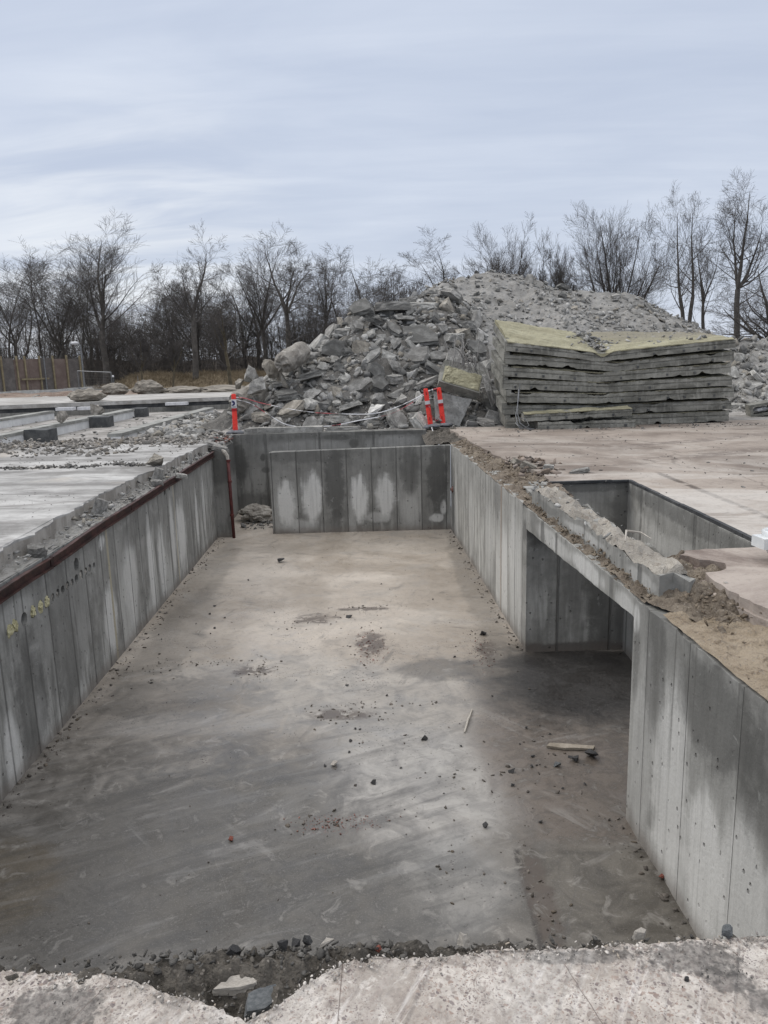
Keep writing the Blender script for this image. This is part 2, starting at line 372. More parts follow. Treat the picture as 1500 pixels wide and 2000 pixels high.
    for (sc, seed, k, wd) in ((.9, 9.0, .35, .0018), (1.7, 33.0, .28, .002)):
        nn = m.noise(m.vm('ADD', P, (seed, seed, 0)), sc, 1.5, .4, .6)
        gate = m.ss(m.noise(m.vm('ADD', P, (seed * 2, 0, 0)), 1.1, 3), .54, .62)
        line = m.mul(m.ss(m.math('ABSOLUTE', m.sub(nn, .5)), wd, wd * .3), gate)
        c = m.mix(m.mul(line, k), c, (.40, .39, .37) if seed != 9.0 else (.06, .058, .054))
    s7 = streak(1.08, 4.2, 41.0, .13, .5); s8 = streak(1.25, 8.5, 47.0, .10, .4)
    nz_ = m.mul(near, m.ss(X, 1.0, .2))
    c = m.mix(m.mul(m.mul(m.ss(s7, .50, .64), nz_), .42), c, (.043, .040, .036)); c = m.mix(m.mul(m.mul(m.ss(s7, .45, .33), nz_), .26), c, (.21, .205, .195))
    c = m.mix(m.mul(m.mul(m.ss(s8, .55, .68), nz_), .36), c, (.045, .043, .040)); c = m.mix(m.mul(m.mul(m.ss(s8, .44, .32), nz_), .22), c, (.25, .245, .235))
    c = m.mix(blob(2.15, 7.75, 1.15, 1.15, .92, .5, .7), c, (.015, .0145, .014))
    speck = m.math('MAXIMUM', m.mul(m.ss(m.vor(P, 26.0), .26, .10), m.ss(m.noise(P, 1.3, 5, .7), .48, .60)), m.mul(m.ss(m.vor(m.vm('MULTIPLY', P, (1, 2.2, 1)), 19.0), .22, .12), m.ss(m.noise(P, 2.6, 5, .7), .56, .62)))
    c = m.mix(m.mul(speck, .85), c, (.05, .043, .038))
    speck2 = m.mul(m.ss(m.vor(P, 55.0), .16, .08), m.ss(n_m, .6, .7))
    c = m.mix(m.mul(speck2, .8), c, (.42, .40, .38))
    rb = m.mul(m.ss(m.vor(P, 48.0), .3, .15), m.math('MAXIMUM', blob(-.2, 8.8, .18, .55, 1, .9), blob(-.42, 5.18, .3, .12, 1, .9)))
    c = m.mix(m.mul(rb, .8), c, (.13, .045, .03))
    c = m.mix(m.mul(m.ss(n_f, .5, .75), .3), c, (.09, .085, .08))
    c = m.mix(m.mul(m.ss(n_g, .5, .8), .25), c, (.33, .31, .29))
    for b in ((-1.0, 9.85, .34, .18), (-.35, 10.25, .30, .07), (-1.5, 8.15, .2, .13), (-.2, 8.9, .16, .4), (-.5, 7.0, .3, .1), (.95, 4.3, .09, .6), (1.2, 8.6, .12, .3)):
        c = m.mix(m.mul(blob(*b, .8, 1.7, .7), m.ss(n_q, .4, .5)), c, (.075, .058, .046))
    rough = m.ss(m.add(m.mul(n_r, .5), m.mul(n_m, .5)), .36, .64, .27, .66)
    m.b.inputs['Specular IOR Level'].default_value = .5
    hgt = m.add(m.add(m.mul(n_m, .5), m.mul(n_f, .2)), m.add(m.mul(n_q, .4), m.mul(n_g, .08)))
    return m.done(c, rough, hgt, .014, .5)
MAT['floor'] = floor_mat()

def slab_mat(name, kind):
    m = M(name); P = m.P; X, Yc, Z = m.sep(P)
    n_b = m.noise(P, .35, 5, .6, .6); n_m = m.noise(P, 1.6, 6, .62, .6); n_f = m.noise(P, 18.0, 5, .66); n_g = m.noise(P, 80.0, 3, .6)
    sx = m.noise(m.vm('MULTIPLY', m.rot(P, .12), (.25, 1.5, 1)), 1.4, 6, .64, .5)
    sx2 = m.noise(m.vm('MULTIPLY', m.rot(P, -.25), (.12, 1.6, 1)), 2.8, 6, .66, .5)
    if kind == 'right':
        n_r = m.noise(m.vm('MULTIPLY', m.rot(P, .35), (.55, 1.0, 1)), .9, 7, .68, 1.0); n_q = m.noise(P, 5.0, 6, .72, .7)
        c = m.mix(m.ss(n_b, .40, .62), (.165, .134, .111), (.305, .262, .224))
        c = m.mix(m.mul(m.ss(n_r, .46, .66), .6), c, (.385, .35, .31))
        c = m.mix(m.mul(m.ss(n_r, .44, .28), .6), c, (.155, .125, .105))
        c = m.mix(m.mul(m.ss(n_q, .52, .68), .5), c, (.145, .122, .104)); c = m.mix(m.mul(m.ss(n_q, .42, .30), .35), c, (.42, .39, .355))
        for ph, dd in ((0.0, 0), (1.75, 1)):      # two wheel tracks sweeping in from the right
            q = m.math('ABSOLUTE', m.sub(m.sub(Yc, m.add(11.2 + ph, m.mul(m.math('POWER', m.math('MAXIMUM', m.sub(X, 3.0), 0.0), 1.4), .22))), m.mul(m.sub(n_m, .5), .35)))
            c = m.mix(m.mul(m.mul(m.ss(q, .32, .10), m.ss(n_q, .36, .58)), m.ss(X, 3.2, 5.0, 0.0, .7)), c, (.125, .10, .085))
        cr = m.vor(m.vm('ADD', P, m.vm('MULTIPLY', m.comb(n_m, n_q, 0.0), (.5, .5, 0))), .42, 'DISTANCE_TO_EDGE')
        c = m.mix(m.mul(m.ss(cr, .008, .003), .45), c, (.075, .062, .052))
        tr = m.math('ABSOLUTE', m.add(m.sub(X, 3.74), m.mul(m.sub(n_q, .5), .14)))
        c = m.mix(m.mul(m.mul(m.ss(tr, .07, .02), m.ss(Yc, 10.4, 10.0)), m.ss(n_q, .34, .5)), c, (.10, .082, .068))
        nearw = m.ss(m.add(Yc, m.mul(m.sub(n_m, .5), 3.5)), 12.5, 7.5)
        c = m.mix(m.mul(m.mul(nearw, m.ss(n_r, .42, .60)), .6), c, (.50, .475, .44))
        hole = m.ss(Yc, 6.4, 5.9)
        c = m.mix(m.mul(hole, .85), c, m.mix(m.ss(n_r, .36, .62), (.125, .092, .078), (.35, .30, .26)))
    elif kind == 'left':
        c = m.mix(m.ss(m.add(m.mul(sx, .6), m.mul(n_m, .45)), .40, .68), (.175, .17, .162), (.46, .455, .44))
        c = m.mix(m.mul(m.ss(m.noise(m.vm('MULTIPLY', m.rot(P, .3), (.5, 2, 1)), 3.3, 6, .7, .6), .5, .66), .55), c, (.16, .152, .145))
        c = m.mix(m.mul(m.ss(sx2, .52, .68), .65), c, (.20, .19, .18))
        c = m.mix(m.mul(m.ss(sx2, .28, .40), .0), c, (.5, .5, .5))
        c = m.mix(m.mul(m.ss(m.noise(m.vm('MULTIPLY', P, (.2, 1, 1)), 1.0, 5, .65, .8), .56, .64), .55), c, (.15, .145, .14))
        c = m.mix(m.mul(m.ss(m.noise(P, .6, 4), .58, .7), .4), c, (.40, .35, .29))
        side = m.ss(Z, .145, .12)
        sd = m.mix(m.ss(m.noise(m.vm('MULTIPLY', P, (1, 1, .35)), 4.5, 5, .6, .4), .35, .7), (.235, .215, .19), (.40, .375, .34))
        c = m.mix(side, c, sd)
    elif kind == 'ground':
        c = m.mix(m.ss(n_m, .35, .66), (.19, .178, .162), (.36, .345, .325))
        c = m.mix(m.mul(m.ss(n_f, .5, .65), .5), c, (.13, .12, .108))
        far = m.ss(Yc, 55.0, 75.0)
        c = m.mix(far, c, m.mix(m.ss(n_m, .4, .7), (.040, .031, .022), (.085, .066, .046)))
    else:  # platform
        c = m.mix(m.ss(sx, .38, .66), (.27, .258, .238), (.50, .49, .47))
        c = m.mix(m.mul(m.ss(n_m, .50, .66), .6), c, (.20, .185, .165))
    c = m.mix(m.mul(m.ss(n_f, .52, .75), .4), c, (.12, .11, .10))
    c = m.mix(m.mul(m.ss(n_g, .52, .8), .3), c, (.5, .48, .46))
    return m.done(c, .9, m.add(m.add(m.mul(n_m, .8), m.mul(n_f, .3)), m.mul(n_g, .08)), .02, .7)
MAT['right'] = slab_mat('stained_concrete_yard', 'right')
MAT['left'] = slab_mat('chalky_concrete_slab', 'left')
MAT['ground'] = slab_mat('dusty_ground', 'ground')
MAT['platform'] = slab_mat('pale_concrete_platform', 'platform')

def fore_mat():
    """worn aggregate concrete: stones of all sizes in a pale matrix, dirt ground into it"""
    m = M('worn_aggregate_slab'); P = m.P; X, Yc, Z = m.sep(P)
    Pd = m.vm('ADD', P, m.vm('MULTIPLY', m.node('ShaderNodeTexNoise').outputs['Color'], (.0, .0, .0)))
    n_m = m.noise(P, 3.2, 6, .65, .8); n_f = m.noise(P, 45.0, 5, .65); n_b = m.noise(P, 1.4, 4, .6, .5)
    c = m.mix(m.ss(m.add(m.mul(n_m, .7), m.mul(n_f, .3)), .36, .66), (.335, .298, .262), (.57, .53, .482))
    n_q = m.noise(P, 14.0, 7, .75, .7)
    c = m.mix(m.mul(m.ss(n_q, .50, .64), .75), c, (.235, .205, .182)); c = m.mix(m.mul(m.ss(n_q, .45, .33), .6), c, (.70, .66, .61))
    for sc, thr, gate, seed in ((58.0, .36, .62, 1.0), (95.0, .36, .5, 5.0), (170.0, .38, .4, 9.0)):
        Q = m.vm('ADD', m.vm('ADD', P, (seed, seed, 0)), m.vm('MULTIPLY', m.comb(n_f, m.noise(P, 40.0, 2), 0.0), (.03, .03, 0)))
        v = m.vor(Q, sc); vc = m.vor(Q, sc, 'F1', 1)
        r1, r2, r3 = m.sep(vc)
        stone = m.mix(r1, (.20, .165, .145), (.46, .41, .365))
        stone = m.mix(m.ss(r2, .55, .80), stone, (.125, .098, .098))
        stone = m.mix(m.ss(r3, .86, .94), stone, (.27, .20, .165))
        k = m.mul(m.mul(m.ss(v, thr + .14, thr - .08), m.ss(r3, gate - .1, gate + .1)), m.ss(n_m, .25, .5))
        c = m.mix(m.mul(k, .85), c, stone)
    sx = m.noise(m.vm('MULTIPLY', m.rot(P, -1.05), (.2, 1.6, 1)), 9.0, 6, .66, .5)
    c = m.mix(m.mul(m.ss(sx, .56, .7), .5), c, (.74, .71, .68))
    c = m.mix(m.mul(m.ss(sx, .42, .32), .4), c, (.34, .29, .26))
    # dirt
    def blob(cx, cy, rx, ry):
        q1 = m.math('DIVIDE', m.sub(X, cx), rx); q2 = m.math('DIVIDE', m.sub(Yc, cy), ry)
        q = m.math('SQRT', m.add(m.mul(q1, q1), m.mul(q2, q2)))
        return m.ss(m.add(q, m.add(m.mul(m.sub(n_m, .5), 1.3), m.mul(m.sub(n_f, .5), 1.3))), 1.15, .75)
    for b in ((-.93, 1.76, .13, .09), (.86, 1.87, .16, .07), (.92, 1.80, .07, .05), (.55, 1.895, .16, .025), (1.02, 1.72, .08, .05), (-1.25, 1.66, .1, .1)):
        c = m.mix(m.mul(blob(*b), .8), c, m.mix(m.ss(n_f, .4, .6), (.085, .08, .075), (.2, .185, .17)))
    c = m.mix(m.mul(m.ss(m.noise(P, 7.0, 5, .7, .4), .60, .70), .5), c, (.26, .225, .205))
    # saw cuts
    for cx, sl in ((-.155, .02), (.50, -.25), (-.83, .5)):
        q = m.math('ABSOLUTE', m.sub(m.sub(X, cx), m.mul(m.sub(Yc, 1.8), sl)))
        c = m.mix(m.mul(m.ss(q, .0022, .0010), .75), c, (.13, .105, .09))
    side = m.ss(Z, -.006, -.02)
    c = m.mix(side, c, m.mix(m.ss(n_f, .35, .65), (.30, .285, .265), (.58, .56, .535)))
    return m.done(c, .85, m.add(m.mul(n_f, .6), m.add(m.mul(n_q, .9), m.mul(m.vor(P, 62.0), .3))), .010, 1.0)
MAT['fore'] = fore_mat()

def soil_mat(name, a, b, c3, sc=6.0):
    m = M(name); P = m.P
    n1 = m.noise(P, sc * .35, 5, .62, .7); n2 = m.noise(P, sc * 2.2, 6, .68, .4); n3 = m.noise(P, sc * 12, 4, .65)
    c = m.mix(m.ss(n1, .35, .66), a, b); c = m.mix(m.ss(n2, .5, .72), c, c3)
    c = m.mix(m.mul(m.ss(m.vor(P, sc * 5), .28, .12), m.ss(n2, .4, .55)), c, (.30, .27, .235))
    c = m.mix(m.mul(m.ss(n3, .5, .75), .5), c, (.07, .058, .045))
    return m.done(c, .97, m.add(n2, m.mul(n3, .5)), .03, 1.0)
MAT['soil'] = soil_mat('dark_crumbly_soil', (.075, .068, .058), (.15, .135, .115), (.052, .047, .04), 9)
MAT['sand'] = soil_mat('tan_sand', (.27, .215, .15), (.38, .315, .235), (.17, .13, .092), 9)
MAT['dirt'] = soil_mat('brown_sandy_dirt', (.15, .122, .094), (.26, .22, .172), (.085, .067, .053), 9)
MAT['heapfines'] = soil_mat('crevice_shade_rubble_fines', (.105, .10, .092), (.175, .168, .155), (.07, .067, .061), 4)  # dark fines, also darkened to stand in for shade in the heap's crevices
MAT['heapdust'] = soil_mat('grey_crushed_concrete', (.225, .218, .203), (.30, .292, .275), (.16, .152, .138), 2.2)

def panel_mat():
    m = M('weathered_panel_edge'); P = m.P
    n1 = m.noise(m.vm('MULTIPLY', P, (1, 1, 3)), 1.6, 5, .6, .4); n2 = m.noise(P, 14.0, 5, .65); st = m.noise(m.vm('MULTIPLY', P, (6, 6, 1)), 2.2, 4, .6)
    c = m.mix(m.ss(n1, .33, .68), (.12, .118, .104), (.26, .255, .228))
    c = m.mix(m.mul(m.ss(st, .5, .7), .45), c, (.33, .325, .295))
    c = m.mix(m.mul(m.ss(n2, .52, .72), .5), c, (.055, .056, .048))
    return m.done(c, .92, m.add(n1, m.mul(n2, .5)), .02, .8)
MAT['panel'] = panel_mat()
def insul_mat():
    m = M('yellowed_mineral_wool'); P = m.P
    n1 = m.noise(m.vm('MULTIPLY', m.rot(P, .06), (.5, 2.2, 1)), 1.5, 6, .65, .5); n2 = m.noise(P, 9.0, 5, .7, .5); n3 = m.noise(P, 45.0, 4, .6)
    c = m.mix(m.ss(n1, .35, .66), (.235, .218, .145), (.37, .35, .245))
    c = m.mix(m.mul(m.ss(n2, .54, .68), .75), c, (.235, .215, .135))
    c = m.mix(m.mul(m.ss(n2, .66, .74), .8), c, (.085, .075, .055))
    c = m.mix(m.mul(m.ss(n3, .5, .8), .4), c, (.50, .48, .35))
    X, Yc, Z = m.sep(P)
    dust = m.mul(m.ss(m.add(Yc, m.mul(m.sub(n2, .5), 1.6)), 17.6, 18.5), m.ss(m.add(X, m.mul(m.sub(n1, .5), 3.0)), 4.6, 5.6))
    c = m.mix(m.mul(dust, .85), c, m.mix(n2, (.15, .135, .105), (.27, .25, .20)))
    c = m.mix(m.mul(m.ss(m.noise(P, 3.5, 5, .7, .6), .5, .68), .55), c, (.20, .185, .13))
    return m.done(c, .95, m.add(n2, m.mul(n3, .5)), .03, 1.0)
MAT['insul'] = insul_mat()
# ------------------------------------------------------------------ setting: ground, slabs, pit floor
def ztops(pts, z, amp, seed):
    r = random.Random(seed)
    return [(p[0], p[1], z + mnoise.noise(Vector((p[0] * 3, p[1] * 3, seed))) * amp + r.uniform(-.4, .4) * amp) for p in pts]

mb = MB()
def quad(x0, y0, x1, y1, z): mb.addf([(x0, y0, z), (x1, y0, z), (x1, y1, z), (x0, y1, z)], [(0, 1, 2, 3)])
quad(-3.9, 17.8, 1500, 1800, .098)
quad(-1500, 38, -3.9, 1800, .098)
quad(-1500, 16.4, -3.9, 38, -.22)
quad(1.0, 17.5, 3, 17.8, .02)
tag(mb.build('ground', MAT['ground']), kind='structure')

fl = mesh('pit_floor', [(-3.7, 1.6, -1.75), (3.4, 1.6, -1.75), (3.4, 17.6, -1.75), (-3.7, 17.6, -1.75)], [(0, 1, 2, 3)])
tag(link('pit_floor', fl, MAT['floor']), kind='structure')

# yard slab on the right, its broken edge and the opening of the trough
edge = jag([(1.55, 17.8), (1.64, 16.0), (1.70, 14.75), (1.88, 12.5), (2.10, 11.0), (2.19, 10.5), (2.13, 9.66)], .16, .06, 3)
hole = [(2.13, 9.66), (3.18, 9.64), (3.22, 5.92)]
near = jag([(2.32, 5.86), (2.22, 5.66), (2.30, 5.52), (2.42, 5.40), (2.40, 5.28), (2.22, 5.18), (2.18, 4.95), (2.22, 4.66), (2.30, 4.30), (2.44, 3.6), (2.55, 1.0), (2.6, -6)], .11, .035, 9)
pl = edge + hole[1:] + jag([hole[-1], (2.32, 5.86)], .15, .02, 2)[1:-1] + near + [(60, -6), (60, 17.8)]
pl = [(p[0], p[1], .10 + (.05 if p[1] < 5.95 and p[0] < 3.5 else 0)) for p in pl]
mb = MB(); mb.prism([p[:2] for p in pl if True], -.06, .10)
tag(mb.build('yard_slab', MAT['right']), kind='structure')
# second layer of paving left on top of the yard slab beside the trough
mb = MB()
lay = jag([(3.3, 5.86), (2.36, 5.80), (2.27, 5.66), (2.36, 5.50), (2.50, 5.40), (2.45, 5.26), (2.27, 5.17), (2.24, 4.95), (2.27, 4.66), (2.35, 4.30), (2.49, 3.6), (2.6, 1.0)], .06, .045, 19)
mb.prism(lay + [(6, 1.0), (6, 5.9)], .09, .165)
pav = mb.build('paving_layer', MAT['right']); tag(pav, kind='structure')

# chalky slab on the left
el = jag([(-3.2, 1.6), (-3.36, 6.4), (-3.50, 9.0), (-3.52, 12.2), (-3.53, 15.9)], .10, .075, 5)
mb = MB(); mb.prism(ztops(el, .148, .012, 4) + [(-5.5, 16.35), (-8, 16.1), (-14, 16.6), (-60, 16.4), (-60, -6), (-3.2, -6)], -.05, .15)
tag(mb.build('left_slab', MAT['left']), kind='structure')

# slab the photograph is taken from, with the bite out of its edge
fe = jag([(1.86, 2.0), (1.11, 1.955), (.62, 1.935), (.34, 1.93), (.12, 1.912), (-.12, 1.908), (-.20, 1.862), (-.285, 1.79), (-.345, 1.735), (-.40, 1.702), (-.47, 1.745), (-.56, 1.775), (-.64, 1.80), (-.72, 1.835), (-.82, 1.868), (-.96, 1.875), (-1.15, 1.90), (-3.1, 1.93)], .012, .014, 8, fine=.45)
mb = MB(); mb.prism(ztops(fe, -.006, .008, 2) + [(-3.1, -6), (1.86, -6)], -.12, 0.0)
tag(mb.build('foreground_slab', MAT['fore']), kind='structure')

# strips of soil and sand: rough height fields
def strip(name, mat, ys, xl, xr, zf, nx, amp, sc, seed, kind='stuff', swap=False):
    vs = []; ny = len(ys)
    for y in ys:
        a, b = xl(y), xr(y)
        for i in range(nx):
            u = i / (nx - 1); x = a + (b - a) * u
            p = (y, x) if swap else (x, y)
            k = min(1, 6 * u, 6 * (1 - u)) if not swap else 1
            z = zf(u, y) + (nz(p[0] * sc + seed, p[1] * sc, seed, 5)) * amp * (.25 + .75 * k)
            vs.append((p[0], p[1], z))
    fs = [(j * nx + i, j * nx + i + 1, (j + 1) * nx + i + 1, (j + 1) * nx + i) for j in range(ny - 1) for i in range(nx - 1)]
    if swap: fs = [f[::-1] for f in fs]
    return tag(link(name, mesh(name, vs, fs), mat), kind=kind)
lin = lambda pts: (lambda y: float(np.interp(y, [p[0] for p in pts], [p[1] for p in pts])))
rwx = lin([(1.9, 1.898), (5.2, 1.766), (8.5, 1.635), (15.2, 1.368)])
strip('ledge_dirt', MAT['dirt'], np.arange(8.6, 15.45, .04), lambda y: rwx(y) + .012, lin([(8.6, 2.2), (10.5, 2.3), (11, 2.2), (12.5, 1.98), (14.75, 1.78), (15.5, 1.76)]), lambda u, y: .004 + .085 * u ** 1.3, 22, .055, 5, 1.0)
strip('beam_dirt', MAT['dirt'], np.arange(5.0, 8.62, .03), lambda y: rwx(y) + .01, lin([(5.0, 1.93), (8.62, 1.80)]), lambda u, y: .004 + .045 * u, 12, .05, 7, 4.0)
strip('sand', MAT['sand'], np.arange(1.7, 4.72, .02), lambda y: rwx(y) + .012, lin([(1.7, 2.75), (4.72, 2.45)]), lambda u, y: .022 + .02 * u + .05 * max(0, u - .45), 44, .04, 5, 7.0)
strip('loose_dirt', MAT['dirt'], np.arange(4.3, 5.9, .018), lambda y: rwx(y) + .02 + max(0, 4.95 - y) * .38, lin([(4.3, 2.6), (5.9, 2.55)]), lambda u, y: -.012 + min(1, (y - 4.3) / .3) * (.035 + .085 * math.sin(min(1, u * 1.25) * 1.9) * min(1, (y - 4.3) / .35)), 50, .075, 6.5, 9.0)
strip('left_ledge_dust', MAT['heapdust'], np.arange(1.7, 15.0, .05), lin([(1.7, -3.5), (9, -3.72), (15, -3.75)]), lin([(1.7, -3.105), (5.76, -3.195), (15.0, -3.405)]), lambda u, y: -.03 + .06 * (1 - u) * (.6 + .6 * nz(1.0, y * 1.3)), 16, .05, 6, 13.0)
strip('edge_soil', MAT['soil'], np.arange(-3.05, 1.86, .011), lambda x: 1.64, lambda x: float(np.interp(x, [-3, -.85, -.6, -.1, .3, 1.86], [1.968, 1.962, 2.005, 2.03, 2.015, 2.02])) + .02 * nz(x * 3, 0), lambda u, x: (-.4 if u > .99 else -.082) + .055 * math.exp(-((u - .72) / .22) ** 2) * (1.15 if x < .1 else .75), 40, .045, 14, 3.0, swap=True)
strip('corner_soil', MAT['soil'], np.arange(15.4, 17.82, .03), lambda y: .92, lambda y: 1.72, lambda u, y: -.08 + .13 * u + .09 * max(0, y - 16.9), 30, .11, 4, 17.0)

# ------------------------------------------------------------------ pit walls
def shape(name, parts_poly, z0, z1, mat, parent=None, jit=.006, seed=1):
    mb = MB(); mb.prism(ztops(parts_poly, z1, jit, seed), z0, z1); return mb.build(name, mat, parent)
lw = wall_mat('left_wall_concrete', 'y', .5, .12, seed=2.0, damp=.45, tone=.92,
    patches=((10.3, -1.05, .14, .75, .85), (10.85, -1.15, .2, .6, .8), (9.35, -1.05, .3, .6, .55), (12.1, -1.0, .35, .55, .75), (11.55, -.95, .12, .7, .7), (13.3, -1.0, .12, .6, .8), (13.9, -.9, .1, .7, .7), (8.52, -1.2, .22, .45, .8), (5.9, -1.55, .16, .45, .9), (6.5, -1.5, .12, .35, .5), (8.45, -.27, .1, .1, .9), (6.25, -.35, .35, .12, .3)),
    darks=((7.2, -.9, .9, .7, .35), (6.35, -1.2, .3, .6, .5), (9.9, -.4, .9, .2, .3)),
    marks=((8.62, .045, (.33, .30, .22)), (11.78, .045, (.36, .33, .26))))
t = empty('retaining_wall', (-3.3, 8, -1.75))
tag(t, 'long left pit wall with red steel channel on top and row of drilled holes', 'retaining wall')
face = jag([(-3.092, 1.75), (-3.18, 5.76), (-3.385, 15.0)], .3, .006, 3)
poly = face + [(-3.80, 15.0), (-3.5, 1.75)]
core = shape('wall_body', poly, -1.752, -.035, lw, t)
core.matrix_parent_inverse = Matrix.Translation((3.3, -8, 1.75))
lwx = lin([(1.75, -3.092), (5.76, -3.18), (15.0, -3.385)])
# drilled cores along the wall, cut as real holes
HOLES = [(6.10, -.46, .055), (6.20, -.455, .052), (6.38, -.46, .062), (6.56, -.455, .055), (6.72, -.46, .06), (6.86, -.455, .055), (7.0, -.46, .042), (7.13, -.455, .045), (7.26, -.46, .042), (7.38, -.455, .045), (7.50, -.46, .042),
         (7.62, -.455, .05), (7.76, -.45, .055), (7.90, -.455, .045), (8.02, -.45, .045), (8.15, -.455, .035), (7.66, -.31, .07), (11.30, -.17, .05), (11.58, -.165, .035)]
cut = MB()
for (y, z, r) in HOLES:
    x = lwx(y); n = 14
    pts = [(x + .05, y), (x - .17, y)]
    vs = []
    for (px, py) in pts: vs += [(px, py + r * math.cos(6.2832 * k / n) * random.uniform(.9, 1.12), z + r * math.sin(6.2832 * k / n) * random.uniform(.9, 1.12)) for k in range(n)]
    cut.addf(vs, [tuple(range(n)), tuple(range(n, 2 * n))[::-1]] + [(k, n + k, n + (k + 1) % n, (k + 1) % n) for k in range(n)])
me_c = mesh('cutter', cut.v, cut.f)
bmx = bmesh.new(); bmx.from_mesh(me_c); bmesh.ops.recalc_face_normals(bmx, faces=bmx.faces); bmx.to_mesh(me_c); bmx.free()
bmx = bmesh.new(); bmx.from_mesh(core.data); bmesh.ops.recalc_face_normals(bmx, faces=bmx.faces); bmx.to_mesh(core.data); bmx.free()
oc = bpy.data.objects.new('cutter', me_c); C.objects.link(oc)
md = core.modifiers.new('holes', 'BOOLEAN'); md.object = oc; md.operation = 'DIFFERENCE'; md.solver = 'EXACT'; md.use_self = True
dg = bpy.context.evaluated_depsgraph_get(); dg.update()
newme = bpy.data.meshes.new_from_object(core.evaluated_get(dg)); core.modifiers.clear(); core.data = newme
if not newme.materials: newme.materials.append(lw)
newme.materials[0] = lw
newme.polygons.foreach_set('material_index', [0] * len(newme.polygons))
bpy.data.objects.remove(oc); bpy.data.meshes.remove(me_c)
def kid(o, par):
    """parent keeping world coordinates (all meshes here are written in world space)"""
    o.parent = par; o.matrix_parent_inverse = Matrix.Translation(par.location).inverted(); return o
def lump(c, r, seed, n=10, amp=.3, sub=2, squash=(1, 1, 1)):
    bm = bmesh.new(); bmesh.ops.create_icosphere(bm, subdivisions=sub, radius=1.0)
    for v in bm.verts:
        k = 1 + amp * nz(v.co.x * 1.6 + seed * 5.1, v.co.y * 1.6, v.co.z * 1.6 + seed, 4)
        v.co = Vector((v.co.x * r * squash[0], v.co.y * r * squash[1], v.co.z * r * squash[2])) * k + Vector(c)
    vs = [v.co.copy() for v in bm.verts]; fs = [[v.index for v in f.verts] for f in bm.faces]; bm.free(); return vs, fs
for i, (y, z, r) in enumerate(HOLES):
    if i in (0, 1, 3, 4, 5):
        mb = MB(); mb.addf(*lump((lwx(y) - .01, y, z), r * .92, i, amp=.7, sub=3, squash=(.5, 1, 1))); kid(mb.build('foam_plug', MAT['foam']), t)
    elif i in (6, 7, 9, 10, 12, 13, 14):
        mb = MB(); mb.addf(*lump((lwx(y) - .03, y + .005, z - .01), r * .85, i, amp=.7, sub=3, squash=(.5, 1, 1))); kid(mb.build('mortar_plug', MAT['pile']), t)
# red steel channel on the wall head
def zt(y): return float(np.interp(y, [1.7, 6.2, 8.5, 14.7, 15.05], [-.085, -.062, -.022, .008, .01]))
def channel(y0, y1):
    mb = MB(); n = max(2, int((y1 - y0) / .22)); prof = [(0.012, 0), (.055, 0), (.055, -.012), (.024, -.016), (.024, -.088), (.055, -.092), (.055, -.104), (.012, -.104)]
    vs = []
    for i in range(n + 1):
        y = y0 + (y1 - y0) * i / n
        vs += [(lwx(y) + a, y, zt(y) + b + .004 * random.uniform(-1, 1) + .014 * nz(y * .9, 3, 8)) for a, b in prof]
    k = len(prof)
    fs = [(i * k + j, (i + 1) * k + j, (i + 1) * k + (j + 1) % k, i * k + (j + 1) % k) for i in range(n) for j in range(k)]
    fs += [tuple(range(k)), tuple(n * k + j for j in range(k))[::-1]]
    mb.addf(vs, fs); return mb.build('steel_channel', MAT['steel'])
for a, b in ((1.75, 6.98), (7.0, 9.55), (9.57, 12.1), (12.13, 15.0)): kid(channel(a, b), t)

st = empty('wall_stub', (-3.25, 15.2, -1.75)); tag(st, 'short dark concrete stub closing the far end of the left pit wall', 'wall stub')
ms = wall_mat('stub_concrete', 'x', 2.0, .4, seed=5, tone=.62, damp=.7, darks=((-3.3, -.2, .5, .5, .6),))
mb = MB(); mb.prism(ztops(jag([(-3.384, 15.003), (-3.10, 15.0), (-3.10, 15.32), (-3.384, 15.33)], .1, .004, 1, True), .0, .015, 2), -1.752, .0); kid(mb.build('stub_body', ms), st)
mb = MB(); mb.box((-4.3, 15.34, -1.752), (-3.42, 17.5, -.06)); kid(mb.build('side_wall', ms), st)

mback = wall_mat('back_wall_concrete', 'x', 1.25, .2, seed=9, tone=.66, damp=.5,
    patches=((-1.7, -.25, 1.2, .2, .22), (.3, -.2, .7, .2, .25)),
    darks=((-3.35, -.55, .22, .45, .75), (-2.78, -.45, .06, .1, .85), (-2.72, -.75, .13, .07, .7), (-1.0, -.02, .5, .07, .6), (-.65, -.18, .12, .12, .8), (.2, .05, .9, .05, .6), (-3.0, -1.6, .8, .35, .6)))
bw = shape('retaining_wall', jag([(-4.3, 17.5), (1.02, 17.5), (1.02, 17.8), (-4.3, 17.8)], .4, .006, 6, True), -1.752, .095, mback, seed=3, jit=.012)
tag(bw, 'smooth dark grey retaining wall across the back of the pit below the rubble', 'retaining wall')

